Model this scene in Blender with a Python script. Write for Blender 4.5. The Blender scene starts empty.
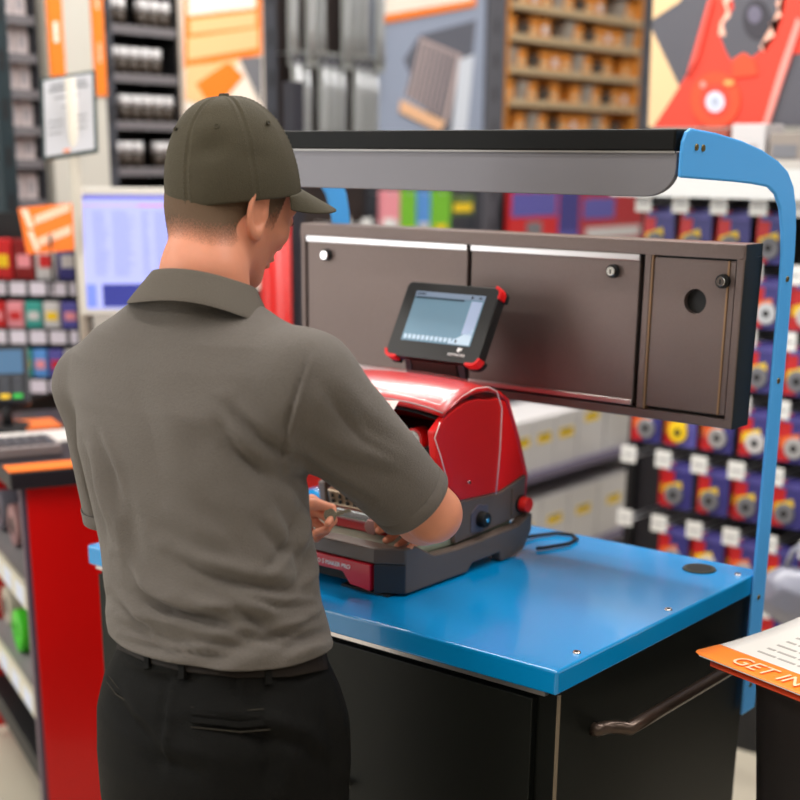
import bpy, bmesh, math, random
import numpy as np
from mathutils import Vector, Matrix
random.seed(7)
C = bpy.context.scene.collection
# ---------------------------------------------------------------- camera model (metres; x along the kiosk front, y into its depth)
F, CZ = 1386.2, 1.68
YAW, PITCH, ROLL = [math.radians(a) for a in (-38.75, 17.71, -0.566)]
def _cam():
    cy, sy, cp, sp, cr, sr = math.cos(YAW), math.sin(YAW), math.cos(PITCH), math.sin(PITCH), math.cos(ROLL), math.sin(ROLL)
    fw = np.array([sy*cp, cy*cp, -sp]); r = np.array([cy, -sy, 0.0]); d = np.cross(fw, r)
    return np.array([cr*r+sr*d, -sr*r+cr*d, fw])
M3 = _cam(); CAM = np.array([0, 0, CZ])
def ray(x, y): return M3.T @ np.array([(x-400)/F, (y-600)/F, 1.0])
def onz(x, y, z): d = ray(x, y); return CAM+d*(z-CZ)/d[2]
def ony(x, y, Y): d = ray(x, y); return CAM+d*Y/d[1]
def onx(x, y, X): d = ray(x, y); return CAM+d*X/d[0]
def P(x, y, d): return CAM+ray(x, y)*d
def onplane(x, y, p, n): d = ray(x, y); return CAM+d*(np.dot(np.array(p)-CAM, n)/np.dot(d, n))
U = np.array([M3[0][0], M3[0][1], 0]); U /= np.linalg.norm(U)      # level, to the camera's right
W = np.array([-U[1], U[0], 0])                                     # level, away from the camera
cam_d = bpy.data.cameras.new('camera'); cam = bpy.data.objects.new('camera', cam_d); C.objects.link(cam)
mw = Matrix.Identity(4)
for i in range(3):
    mw[i][0] = M3[0][i]; mw[i][1] = -M3[1][i]; mw[i][2] = -M3[2][i]; mw[i][3] = CAM[i]
cam.matrix_world = mw
cam_d.sensor_fit = 'HORIZONTAL'; cam_d.sensor_width = 24; cam_d.lens = F/800*24; cam_d.shift_y = 0.25
cam_d.clip_start = .05; cam_d.clip_end = 60
cam_d.dof.use_dof = True; cam_d.dof.focus_distance = 2.12; cam_d.dof.aperture_fstop = 1.75
bpy.context.scene.camera = cam
# ---------------------------------------------------------------- tagging
def tag(o, label=None, cat=None, group=None, kind=None):
    if label: o['label'] = label
    if cat: o['category'] = cat
    if group: o['group'] = group
    if kind: o['kind'] = kind
    return o
def empty(name, loc=(0, 0, 0), label=None, cat=None, group=None, rz=0):
    o = bpy.data.objects.new(name, None); C.objects.link(o); o.empty_display_size = .05
    o.location = Vector([float(v) for v in loc]); o.rotation_euler = (0, 0, rz)
    return tag(o, label, cat, group)
bpy.context.view_layer.update()
def link(name, me, parent=None):
    o = bpy.data.objects.new(name, me); C.objects.link(o)
    if parent is not None:
        o.parent = parent
        m = Matrix.Identity(4); q = parent; ch = []
        while q is not None: ch.append(q); q = q.parent
        for q in reversed(ch):
            m = m @ q.matrix_parent_inverse @ q.matrix_basis
        o.matrix_parent_inverse = m.inverted()
    return o
ORD = ['first', 'second', 'third', 'fourth', 'fifth', 'sixth', 'seventh', 'eighth', 'ninth', 'tenth', 'eleventh', 'twelfth', 'thirteenth', 'fourteenth', 'fifteenth']
# ---------------------------------------------------------------- materials
MATS = {}
def srgb(c):
    return tuple((v/12.92 if v <= .04045 else ((v+.055)/1.055)**2.4) for v in [x/255 for x in c])
def mat(name, rgb, rough=.5, metal=0, spec=.5, bump=0, bscale=300, coat=0, var=0, vscale=20, emit=0, trans=0, alpha=1, ior=1.45, sheen=0):
    if name in MATS: return MATS[name]
    m = bpy.data.materials.new(name); m.use_nodes = True; MATS[name] = m
    nt = m.node_tree; b = nt.nodes['Principled BSDF']; c = srgb(rgb)+(1,)
    b.inputs['Base Color'].default_value = c; b.inputs['Roughness'].default_value = rough
    b.inputs['Metallic'].default_value = metal; b.inputs['Specular IOR Level'].default_value = spec
    b.inputs['Coat Weight'].default_value = coat; b.inputs['Coat Roughness'].default_value = .08
    b.inputs['Transmission Weight'].default_value = trans; b.inputs['IOR'].default_value = ior
    b.inputs['Alpha'].default_value = alpha; b.inputs['Sheen Weight'].default_value = sheen
    if emit:
        b.inputs['Emission Color'].default_value = c; b.inputs['Emission Strength'].default_value = emit
    if bump or var:
        tc = nt.nodes.new('ShaderNodeTexCoord')
    if bump:
        n = nt.nodes.new('ShaderNodeTexNoise'); n.inputs['Scale'].default_value = bscale; n.inputs['Detail'].default_value = 3
        nt.links.new(tc.outputs['Object'], n.inputs['Vector'])
        bp = nt.nodes.new('ShaderNodeBump'); bp.inputs['Strength'].default_value = bump; bp.inputs['Distance'].default_value = .002
        nt.links.new(n.outputs['Fac'], bp.inputs['Height']); nt.links.new(bp.outputs['Normal'], b.inputs['Normal'])
    if var:
        n2 = nt.nodes.new('ShaderNodeTexNoise'); n2.inputs['Scale'].default_value = vscale; n2.inputs['Detail'].default_value = 4
        nt.links.new(tc.outputs['Object'], n2.inputs['Vector'])
        mx = nt.nodes.new('ShaderNodeMix'); mx.data_type = 'RGBA'
        mx.inputs[6].default_value = tuple(v*(1-var) for v in c[:3])+(1,); mx.inputs[7].default_value = tuple(min(1, v*(1+var)) for v in c[:3])+(1,)
        nt.links.new(n2.outputs['Fac'], mx.inputs[0]); nt.links.new(mx.outputs[2], b.inputs['Base Color'])
    return m
# ---------------------------------------------------------------- mesh builder
class MB:
    def __init__(s): s.v = []; s.f = []; s.m = []; s.sm = []
    def add(s, vs, fs, mi=0, smooth=False):
        n = len(s.v); s.v += [tuple(float(c) for c in v) for v in vs]
        for f in fs: s.f.append([i+n for i in f]); s.m.append(mi); s.sm.append(smooth)
        return s
    def box(s, a, b, mi=0):
        x0, y0, z0 = [min(a[i], b[i]) for i in range(3)]; x1, y1, z1 = [max(a[i], b[i]) for i in range(3)]
        return s.add([(x0,y0,z0),(x1,y0,z0),(x1,y1,z0),(x0,y1,z0),(x0,y0,z1),(x1,y0,z1),(x1,y1,z1),(x0,y1,z1)],
            [(0,3,2,1),(4,5,6,7),(0,1,5,4),(1,2,6,5),(2,3,7,6),(3,0,4,7)], mi)
    def obox(s, o, ex, ey, ez, mi=0):   # box from corner o with edge vectors
        o, ex, ey, ez = [np.array(v, float) for v in (o, ex, ey, ez)]
        vs = [o, o+ex, o+ex+ey, o+ey, o+ez, o+ex+ez, o+ex+ey+ez, o+ey+ez]
        fs = [(0,3,2,1),(4,5,6,7),(0,1,5,4),(1,2,6,5),(2,3,7,6),(3,0,4,7)]
        if np.dot(np.cross(ex, ey), ez) < 0: fs = [f[::-1] for f in fs]
        return s.add(vs, fs, mi)
    def prism(s, pts, vec, mi=0, smooth=False):   # polygon of 3d points extruded by vec
        pts = [np.array(p, float) for p in pts]; vec = np.array(vec, float); n = len(pts)
        nrm = sum((np.cross(pts[i]-pts[0], pts[(i+1) % n]-pts[0]) for i in range(n)), np.zeros(3))
        if np.dot(nrm, vec) > 0: pts = pts[::-1]
        s.add(pts+[p+vec for p in pts], [tuple(range(n)), tuple(range(2*n-1, n-1, -1))], mi)
        k = len(s.v)-2*n
        for i in range(n):
            j = (i+1) % n; s.f.append([k+i, k+n+i, k+n+j, k+j]); s.m.append(mi); s.sm.append(smooth)
        return s
    def poly(s, pts, mi=0): return s.add(pts, [tuple(range(len(pts)))], mi)
    def cyl(s, a, b, r, r2=None, n=20, mi=0, caps=True):
        a, b = np.array(a, float), np.array(b, float); r2 = r if r2 is None else r2
        d = (b-a)/np.linalg.norm(b-a); t = np.array([0, 0, 1.]) if abs(d[2]) < .9 else np.array([1., 0, 0])
        x = np.cross(t, d); x /= np.linalg.norm(x); y = np.cross(d, x)
        vs = [a+(x*math.cos(q)+y*math.sin(q))*r for q in [2*math.pi*i/n for i in range(n)]]+[b+(x*math.cos(q)+y*math.sin(q))*r2 for q in [2*math.pi*i/n for i in range(n)]]
        k = len(s.v); s.add(vs, [(i, (i+1) % n, n+(i+1) % n, n+i) for i in range(n)], mi, True)
        if caps: s.f += [[k+i for i in range(n-1, -1, -1)], [k+n+i for i in range(n)]]; s.m += [mi]*2; s.sm += [False]*2
        return s
    def tube(s, pts, r, n=12, mi=0, closed=False):
        pts = [np.array(p, float) for p in pts]; N = len(pts); k = len(s.v); rs = r if isinstance(r, (list, tuple)) else [r]*N
        ref = None; vs = []
        for i, p in enumerate(pts):
            d = pts[min(i+1, N-1)]-pts[max(i-1, 0)]; d /= np.linalg.norm(d)
            if ref is None:
                t = np.array([0, 0, 1.]) if abs(d[2]) < .9 else np.array([1., 0, 0]); ref = np.cross(t, d)
            ref = ref-d*np.dot(ref, d); ref /= np.linalg.norm(ref); y = np.cross(d, ref)
            vs += [p+(ref*math.cos(2*math.pi*q/n)+y*math.sin(2*math.pi*q/n))*rs[i] for q in range(n)]
        fs = [(i*n+q, i*n+(q+1) % n, (i+1)*n+(q+1) % n, (i+1)*n+q) for i in range(N-1) for q in range(n)]
        s.add(vs, fs, mi, True); s.add([vs[q] for q in range(n)][::-1], [tuple(range(n))], mi); s.add([vs[(N-1)*n+q] for q in range(n)], [tuple(range(n))], mi)
        return s
    def grid(s, rows, mi=0, smooth=True, closed=False):   # rows of equal length point lists
        R, N = len(rows), len(rows[0]); vs = [p for r in rows for p in r]
        fs = []
        for i in range(R-1):
            for j in range(N if closed else N-1):
                jj = (j+1) % N; fs.append((i*N+j, i*N+jj, (i+1)*N+jj, (i+1)*N+j))
        return s.add(vs, fs, mi, smooth)
    def build(s, name, mats, parent=None, bevel=0, seg=2, solid=0, sub=0, recalc=True):
        me = bpy.data.meshes.new(name); me.from_pydata(s.v, [], s.f)
        if not isinstance(mats, (list, tuple)): mats = [mats]
        for m in mats: me.materials.append(m)
        me.polygons.foreach_set('material_index', s.m); me.polygons.foreach_set('use_smooth', s.sm)
        me.update()
        if recalc:
            bm = bmesh.new(); bm.from_mesh(me); bmesh.ops.remove_doubles(bm, verts=bm.verts, dist=1e-6)
            bmesh.ops.recalc_face_normals(bm, faces=bm.faces); bm.to_mesh(me); bm.free()
        o = link(name, me, parent)
        if solid:
            q = o.modifiers.new('solid', 'SOLIDIFY'); q.thickness = abs(solid); q.offset = 1 if solid > 0 else -1
        if bevel:
            q = o.modifiers.new('bevel', 'BEVEL'); q.width = bevel; q.segments = seg; q.limit_method = 'ANGLE'; q.angle_limit = math.radians(35)
        if sub:
            q = o.modifiers.new('sub', 'SUBSURF'); q.levels = sub; q.render_levels = sub
        return o
def text(name, body, size, p, xd, yd, m, parent, depth=.0006, align='LEFT'):
    cu = bpy.data.curves.new(name, 'FONT'); cu.body = body; cu.size = size; cu.extrude = depth; cu.align_x = align
    o = bpy.data.objects.new(name, cu); C.objects.link(o); 
    dg = bpy.context.evaluated_depsgraph_get(); me = bpy.data.meshes.new_from_object(o.evaluated_get(dg)); bpy.data.objects.remove(o)
    xd = np.array(xd, float); xd /= np.linalg.norm(xd); yd = np.array(yd, float); yd -= xd*np.dot(xd, yd); yd /= np.linalg.norm(yd); zd = np.cross(xd, yd)
    mm = Matrix([[xd[i], yd[i], zd[i], p[i]] for i in range(3)]+[[0, 0, 0, 1]])
    me.transform(mm); me.materials.clear(); me.materials.append(m); me.name = name
    return link(name, me, parent)
# ================================================================ KIOSK
blue = mat('blue_powder_coat', (0, 138, 206), .2, coat=.5, bump=.05, bscale=500)
blue2 = mat('blue_painted_steel', (82, 172, 246), .38, bump=.05, bscale=500)
blackm = mat('black_steel', (12, 12, 11), .45, spec=.3, bump=.06, bscale=700)
graym = mat('grey_bronze_laminate', (116, 101, 96), .36, bump=.3, bscale=700, metal=.55, var=.08, vscale=250)
hoodg = mat('satin_grey_steel', (120, 117, 122), .42, bump=.12, bscale=900, metal=.25)
alum = mat('brushed_aluminium', (200, 195, 195), .28, metal=.9)
chrome = mat('chrome', (225, 222, 220), .12, metal=1)
darkhole = mat('dark_rubber', (9, 9, 9), .7)
K = empty('key_cutting_kiosk', (-1.53, 1.95, 0), 'blue topped black workstation with overhead hood and wall cabinet behind the key machine', 'workstation')
X0, X1, Y0, Y1, ZT = -2.063, -1.002, 1.615, 2.300, .97
wt = MB().box((X0, Y0, ZT-.038), (X1, Y1, ZT)).build('worktop', blue, K, bevel=.004, seg=3)
for sx, sy in ((X1-.022, 1.703), (X1-.018, 1.981), (X1-.021, 2.245), (X0+.022, 1.703), (X0+.022, 2.245)):
    MB().cyl((sx, sy, ZT-.001), (sx, sy, ZT+.003), .0075, .0055, 16).cyl((sx, sy, ZT+.002), (sx, sy, ZT+.0034), .003, n=6, mi=1).build('screw', [chrome, darkhole], wt)
MB().cyl((-1.093, 2.232, ZT-.0005), (-1.093, 2.232, ZT+.003), .031, .029, 32).cyl((-1.093, 2.232, ZT+.003), (-1.093, 2.232, ZT+.0035), .023, n=32, mi=1).build('cable_grommet', [mat('olive_dark', (38, 42, 30), .6), darkhole], wt)
cabm = mat('black_green_steel', (8, 11, 8), .45, spec=.25, bump=.08, bscale=700)
cb = MB().box((X0+.012, Y0+.02, .08), (X1-.008, Y1-.02, ZT-.0385)).build('cabinet_body', cabm, K, bevel=.002)
MB().box((X0+.012, Y0+.008, ZT-.047), (X1-.025, Y0+.02, ZT-.0395)).build('front_rail', alum, K)
MB().box((X0+.03, Y0+.06, 0), (X1-.03, Y1-.05, .08)).build('plinth', blackm, K)
dr = MB().box((X0+.02, Y0+.006, .10), (-1.535, Y0+.0195, ZT-.055)).build('cabinet_door', cabm, K, bevel=.0015)
dr2 = MB().box((-1.529, Y0+.006, .10), (X1-.045, Y0+.0195, ZT-.055)).build('cabinet_door', cabm, K, bevel=.0015)
MB().box((X1-.0095, Y0+.0185, .08), (X1-.006, Y0+.0235, ZT-.045)).build('corner_trim', mat('tan_edge', (120, 106, 88), .4), K)
hp = ony(347, 782, Y0+.005)
MB().cyl(hp+np.array([.0, .004, 0]), hp+np.array([0, -.010, 0]), .009, .008, 20).box(hp+np.array([-.012, -.012, -.003]), hp+np.array([.016, -.009, .003])).build('door_lock', chrome, dr2, bevel=.001)
# side handle
hz = .838
MB().tube([(X1-.012, 1.74, hz)]+[(X1+.035-.035*math.cos(t)-.0, 1.74+.035*math.sin(t), hz) for t in [math.pi*.5*i/6 for i in range(7)]]
          +[(X1+.035, 1.85, hz), (X1+.035, 2.0, hz), (X1+.035, 2.13, hz)]+[(X1+.035*math.cos(t), 2.15+.035*math.sin(t), hz) for t in [math.pi*.5*i/6 for i in range(7)]]+[(X1-.012, 2.185, hz)], .011, 14).build('side_handle', mat('bronze_handle', (74, 60, 52), .28, metal=.6), K)
# side arms, profile in the y z plane
def arm_profile():
    o = []   # outer edge from foot up and over to the front end
    o += [(2.312, .70), (2.310, 1.10), (2.306, 1.40), (2.303, 1.53)]
    for i in range(1, 11):
        t = math.pi/2*i/10; o.append((2.300-.155*(1-math.cos(t))-.0, 1.545+.135*math.sin(t)))
    # blend along the sloping top
    top = [(2.145, 1.683), (2.08, 1.704), (2.0, 1.716), (1.92, 1.722), (1.890, 1.722)]
    o = o[:4]+[(2.299, 1.57), (2.291, 1.605), (2.273, 1.640), (2.245, 1.664), (2.205, 1.680)]+[(2.14, 1.697), (2.07, 1.709), (1.98, 1.719), (1.90, 1.724)]
    o += [(1.887, 1.719), (1.879, 1.705), (1.877, 1.69)]
    i_ = [(1.877, 1.656), (1.95, 1.653), (2.05, 1.649), (2.12, 1.645), (2.175, 1.640), (2.205, 1.628), (2.228, 1.605), (2.243, 1.57), (2.252, 1.53), (2.256, 1.45), (2.258, 1.1), (2.258, .70)]
    return o+i_
AXL = -1.992
for xa, xb in ((X1, X1+.006), (AXL-.006, AXL)):
    pr = arm_profile()
    if xb == AXL: pr = [(y, max(z, ZT)) for y, z in pr]
    a = MB().prism([(xa, y, z) for y, z in pr], (xb-xa, 0, 0), smooth=False).build('side_arm', blue2, K, bevel=.003, seg=2)
    sx = xb if xa == X1 else xa; dx = .002 if xa == X1 else -.002
    for (by, bz) in ((1.918, 1.698), (1.939, 1.697), (2.280, 1.318), (2.278, 1.49))+(((2.281, .925), (2.281, .755)) if xa == X1 else ()):
        MB().cyl((sx-dx, by, bz), (sx+dx, by, bz), .0055, .0045, 14).build('bolt', mat('brass_bolt', (120, 104, 62), .3, metal=.8), a)
# hood
hd = empty('overhead_hood', (0, 0, 0)); hd.parent = K; hd.matrix_parent_inverse = K.matrix_basis.inverted()
hx0, hx1 = AXL+.001, X1-.001
pr = [(hx0, 1.628), (hx1-.055, 1.628)]+[(hx1-.055+.052*math.sin(t), 1.628+.04*(1-math.cos(t))) for t in [math.pi/2*i/8 for i in range(1, 9)]]+[(hx1-.003, 1.691), (hx0, 1.691)]
bpy.data.objects.remove(hd)
MB().prism([(x, 1.880, z) for x, z in pr], (0, .012, 0)).build('hood_fascia', hoodg, K, bevel=.0015)
hb = mat('hood_black', (9, 8, 7), .5, spec=.2, bump=.05)
MB().box((hx0, 1.872, 1.692), (hx1-.003, 1.93, 1.7225)).build('hood_top', hb, K, bevel=.003)
MB().box((hx0, 1.874, 1.6895), (hx1-.004, 1.8795, 1.6925)).build('hood_trim', mat('hood_edge', (140, 136, 132), .35, metal=.5), K)
MB().box((hx0, 1.9, 1.665), (X1-.033, 1.93, 1.69)).build('hood_lamp_housing', hoodg, K, bevel=.003)
# wall cabinet
wy = 2.19
wc = MB()
wc.box((-2.0325, wy, 1.526), (-1.034, 2.254, 1.548)); wc.box((-2.0325, wy, 1.240), (-1.034, 2.254, 1.256))
wc.box((-2.0325, wy, 1.256), (-2.020, 2.254, 1.526)); wc.box((-1.048, wy, 1.256), (-1.034, 2.254, 1.526)); wc.box((-2.03, 2.236, 1.25), (-1.035, 2.254, 1.54))
wc = wc.build('wall_cabinet', graym, K, bevel=.002)
MB().box((-1.034, wy+.002, 1.240), (-1.0335+.0, 2.254, 1.548)).build('cabinet_side', mat('side_olive_black', (26, 25, 14), .5), wc)
dk = mat('recess_black', (12, 11, 11), .5)
for a, b in ((-2.017, -1.6035), (-1.5945, -1.231)):
    MB().box((a, wy+.004, 1.262), (b, wy+.018, 1.520)).build('cabinet_flap', graym, wc, bevel=.0015)
    MB().box((a, wy+.000, 1.5125), (b, wy+.006, 1.5235)).build('flap_rail', alum, wc, bevel=.001)
    MB().box((a, wy+.000, 1.260), (b, wy+.006, 1.2695)).build('flap_rail', alum, wc, bevel=.001)
MB().box((-2.02, wy+.0185, 1.257), (-1.048, wy+.022, 1.525)).build('cabinet_interior', dk, wc)
MB().box((-1.221, wy+.002, 1.2565), (-1.209, wy+.018, 1.5255)).build('divider', graym, wc, bevel=.001)
MB().box((-1.2085, wy+.003, 1.2565), (-1.2055, wy+.018, 1.5255)).build('divider_edge', mat('tan_trim', (150, 116, 84), .4), wc)
pd = MB(); # panel with a round hole
hcx, hcz, hr = -1.122, 1.450, .021
ring = [(hcx+hr*math.cos(2*math.pi*i/40), wy+.006, hcz+hr*math.sin(2*math.pi*i/40)) for i in range(40)]
ax0, ax1, az0, az1 = -1.2045, -1.066, 1.262, 1.520
def edgept(i):
    t = 2*math.pi*i/40; dx, dz = math.cos(t), math.sin(t)
    k = min(((ax1-hcx)/dx if dx > 1e-9 else 9), ((ax0-hcx)/dx if dx < -1e-9 else 9), ((az1-hcz)/dz if dz > 1e-9 else 9), ((az0-hcz)/dz if dz < -1e-9 else 9))
    return (hcx+dx*k, wy+.006, hcz+dz*k)
outer = [edgept(i) for i in range(40)]
pd.grid([ring, outer], closed=True, smooth=False); pd.grid([[(x, y+.012, z) for x, y, z in ring], ring], closed=True, smooth=False)
for i, cc in ((5, (ax1, az1)), (15, (ax0, az1)), (25, (ax0, az0)), (35, (ax1, az0))): pass
cs = [(ax1, wy+.006, az1), (ax0, wy+.006, az1), (ax0, wy+.006, az0), (ax1, wy+.006, az0)]
for c4 in cs:   # corner slivers
    idx = sorted(range(40), key=lambda i: (outer[i][0]-c4[0])**2+(outer[i][2]-c4[2])**2)
    for i in range(40):
        j = (i+1) % 40; p, q = outer[i], outer[j]
        if abs(p[0]-q[0]) > 1e-6 and abs(p[2]-q[2]) > 1e-6 and (min(abs(p[0]-c4[0]), abs(q[0]-c4[0])) < 1e-6 and min(abs(p[2]-c4[2]), abs(q[2]-c4[2])) < 1e-6):
            pd.poly([p, q, c4])
pdo = pd.build('dispenser_panel', graym, wc)
MB().box((-1.0655, wy+.004, 1.262), (-1.062, wy+.014, 1.520)).build('panel_edge', mat('tan_trim', (150, 116, 84), .4), wc)
MB().box((-1.0615, wy+.006, 1.262), (-1.0515, wy+.018, 1.520)).build('side_strip', graym, wc)
for lx, lz in ((-1.961, 1.487), (-1.283, 1.492), (-1.071, 1.487)):
    l = MB().cyl((lx, wy+.010, lz), (lx, wy-.004, lz), .0125, .0115, 24, mi=1).cyl((lx, wy-.004, lz), (lx, wy-.009, lz), .0085, .0075, 24).box((lx-.0012, wy-.0095, lz-.004), (lx+.0012, wy-.0085, lz+.004), 1)
    l.build('cabinet_lock', [chrome, dk], wc)
# ================================================================ KEY MACHINE
redp = mat('glossy_red_plastic', (210, 8, 14), .32, coat=.12, bump=.03, bscale=400)
redm = mat('matt_red_plastic', (226, 20, 22), .38, bump=.08, bscale=600)
mg = mat('warm_grey_plastic', (94, 81, 74), .42, bump=.12, bscale=700)
mg2 = mat('dark_grey_plastic', (46, 50, 58), .4, bump=.1, bscale=700)
tray = mat('pale_green_metal', (150, 158, 140), .35, metal=.4)
KM = empty('key_cutting_machine', (-1.57, 1.95, ZT), 'red and grey key cutting machine with clear hood standing on the blue worktop', 'machine')
mx0, mx1 = -1.745, -1.395
g = ZT+.004
# base: side skirts + front
side = [(1.752, .975), (1.765, .974), (1.929, .974), (1.945, .988), (2.03, .990), (2.034, g-.002), (2.068, g-.002), (2.108, .980), (2.132, 1.012), (2.134, 1.043), (2.126, 1.047), (2.09, 1.030), (1.90, 1.024), (1.83, 1.028), (1.780, 1.054), (1.752, 1.054)]
for nm, a, b in (('base_side', mx1-.022, mx1+.0006), ('base_side', mx0-.0006, mx0+.022)):
    MB().prism([(a, y, z) for y, z in side], (b-a, 0, 0)).build(nm, mg, KM, bevel=.003)
MB().box((mx0+.022, 1.80, .985), (mx1-.022, 2.10, 1.020)).build('base_pan', mg2, KM)
# front apron with chamfered corners (plan shape), two tiers
def apron(z0, z1, inn, nm, m, yb=1.758):
    pts = [(mx1-inn*0, 1.752), (mx1-.045, 1.722+inn), (mx0+.045, 1.722+inn), (mx0, 1.752), (mx0, yb), (mx1, yb)]
    MB().prism([(x, y, z0) for x, y in pts], (0, 0, z1-z0)).build(nm, m, KM, bevel=.003)
apron(1.026, 1.054, .0, 'front_rim', mg)
pts0 = [(mx1, 1.752), (mx1-.045, 1.722), (mx1-.045, 1.755), (mx1, 1.7555)]
MB().prism([(x, y, .975) for x, y in pts0], (0, 0, .0505)).build('front_corner', mg2, KM, bevel=.002)
pts0 = [(mx0, 1.752), (mx0+.045, 1.722), (mx0+.045, 1.755), (mx0, 1.7555)]
MB().prism([(x, y, .975) for x, y in pts0], (0, 0, .0505)).build('front_corner', mg2, KM, bevel=.002)
# red front nameplate with angled ends
a0, a1 = mx0+.05, mx1-.05
rp = [(a1, 1.0245), (a0, 1.0245), (a0+.012, .982), (a0+.045, .982), (a0+.062, 1.002), (a1-.062, 1.002), (a1-.045, .982), (a1+.0, .978)]
np_ = MB().prism([(x, 1.7185, z) for x, z in rp], (0, .018, 0)).build('nameplate', mat('crimson_plastic', (190, 12, 40), .35, coat=.2), KM, bevel=.0015)
text('lettering', 'KEYPRO S MAKER PRO', .0105, (a0+.100, 1.7180, 1.0088), (1, 0, 0), (0, 0, 1), mat('print_white', (240, 240, 240), .5), np_)
MB().box((mx0+.05, 1.745, .978), (mx1-.05, 1.79, 1.024)).build('front_recess', darkhole, KM)
MB().box((mx1-.125, 1.73, .9705), (mx1-.02, 1.76, .9745)).build('foot', darkhole, KM)
MB().box((mx0+.02, 1.73, .9705), (mx0+.125, 1.76, .9745)).build('foot', darkhole, KM)
for fx in (mx1-.018, mx0+.006):
    MB().box((fx, 2.040, .9702), (fx+.012, 2.062, .980)).build('foot', darkhole, KM)
MB().box((mx0+.024, 1.790, 1.0205), (mx1-.024, 2.10, 1.040)).build('chip_tray', tray, KM, bevel=.006)
# lower grey body cheeks and back
for a, b in ((mx1-.030, mx1-.014), (mx0+.014, mx0+.030)):
    ck = [(1.911, 1.028), (2.124, 1.040), (2.130, 1.116), (2.046, 1.097), (2.015, 1.098), (1.931, 1.102), (1.905, 1.094)]
    MB().prism([(a, y, z) for y, z in ck], (b-a, 0, 0)).build('lower_cheek', mg, KM, bevel=.002)
    rr = [(1.931, 1.1025), (2.015, 1.0985), (2.046, 1.0975), (2.130, 1.1165), (2.100, 1.190), (2.062, 1.262), (2.035, 1.272)]
    arc = [(2.01, 1.272), (1.975, 1.277), (1.94, 1.276), (1.905, 1.268), (1.875, 1.255), (1.849, 1.236), (1.857, 1.19), (1.885, 1.14)]
    ins = .004 if a > -1.6 else -.004
    MB().prism([(a-ins, y, z) for y, z in rr+arc], (b-a, 0, 0), smooth=False).build('upper_cheek', redm, KM, bevel=.003)
cx = (mx0+mx1)/2
# crowned hood shell
prof = [(2.128, 1.040), (2.132, 1.116), (2.100, 1.190), (2.062, 1.262), (2.035, 1.278), (2.0, 1.287), (1.96, 1.288), (1.92, 1.280), (1.885, 1.266), (1.872, 1.258)]
def shell(prof, xa, xb, crown, off=0, n=15):
    rows = []
    for i in range(n):
        t = i/(n-1); x = xa+(xb-xa)*t; c = crown*(1-abs(2*t-1)**3.2)
        rows.append([(x, y, z+c*min(1, max(0, (z-1.10)/.15))) for y, z in prof])
    return rows
MB().grid(shell(prof, mx0+.017, mx1-.017, .010)).build('hood_shell', redp, KM, solid=.006)
MB().box((mx0+.032, 2.02, 1.04), (mx1-.032, 2.11, 1.20)).build('motor_housing', darkhole, KM, bevel=.01)
MB().grid(shell([(2.05, 1.255), (1.96, 1.262), (1.91, 1.253), (1.888, 1.246)], mx0+.034, mx1-.034, .012)).build('hood_lining', darkhole, KM, solid=.002)
# clear visor outside
glass = bpy.data.materials.new('clear_polycarbonate'); glass.use_nodes = True
gnt = glass.node_tree; gnt.nodes.remove(gnt.nodes['Principled BSDF'])
gtr = gnt.nodes.new('ShaderNodeBsdfTransparent'); ggl = gnt.nodes.new('ShaderNodeBsdfGlossy'); gmx = gnt.nodes.new('ShaderNodeMixShader'); gfr = gnt.nodes.new('ShaderNodeLayerWeight'); gmr = gnt.nodes.new('ShaderNodeMapRange'); gmr.inputs[3].default_value = .02; gmr.inputs[4].default_value = .22
gtr.inputs[0].default_value = (.97, .95, .95, 1); ggl.inputs['Roughness'].default_value = .22; gfr.inputs[0].default_value = .25
gnt.links.new(gfr.outputs['Facing'], gmr.inputs[0]); gnt.links.new(gmr.outputs[0], gmx.inputs[0]); gnt.links.new(gtr.outputs[0], gmx.inputs[1]); gnt.links.new(ggl.outputs[0], gmx.inputs[2]); gnt.links.new(gmx.outputs[0], gnt.nodes['Material Output'].inputs[0])
vprof = [(2.016, 1.100), (2.022, 1.180), (2.024, 1.250), (2.012, 1.284), (1.985, 1.298), (1.95, 1.300), (1.91, 1.291), (1.878, 1.277), (1.862, 1.267)]
vs = MB().grid(shell(vprof[3:], mx0+.010, mx1-.010, .012)).build('clear_visor', glass, KM, solid=.0018)
sd = [(2.020, 1.100), (2.028, 1.180), (2.030, 1.256), (2.012, 1.288), (1.985, 1.2985), (1.95, 1.3005), (1.91, 1.2915), (1.875, 1.2745), (1.848, 1.2545), (1.834, 1.230), (1.850, 1.20), (1.872, 1.15), (1.905, 1.105), (1.94, 1.103)]
for x in (mx1-.0075, mx0+.005):
    s_ = MB().prism([(x, y, z) for y, z in sd], (.002, 0, 0)).build('visor_side', glass, vs)
edge = mat('visor_edge_highlight', (228, 196, 190), .15, spec=.8)  # pale solid tubes paint the highlights caught along the visor edges
MB().tube([(mx1-.0055, y, z) for y, z in [(2.020, 1.100), (2.028, 1.180), (2.030, 1.256), (2.012, 1.288), (1.985, 1.2985), (1.95, 1.3005), (1.91, 1.2915)]], .0013, 6).build('visor_edge', edge, vs)
MB().tube([(mx1-.0055, y, z) for y, z in [(1.848, 1.2545), (1.834, 1.230), (1.850, 1.20), (1.872, 1.15)]], .0012, 6).build('visor_edge', edge, vs)
row = shell(vprof[3:], mx0+.010, mx1-.010, .012)
MB().tube([np.array(r[-1])+np.array([0, 0, .0008]) for r in row], .0013, 6).build('visor_edge', mat('visor_lip', (176, 150, 150), .15), vs)
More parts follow.
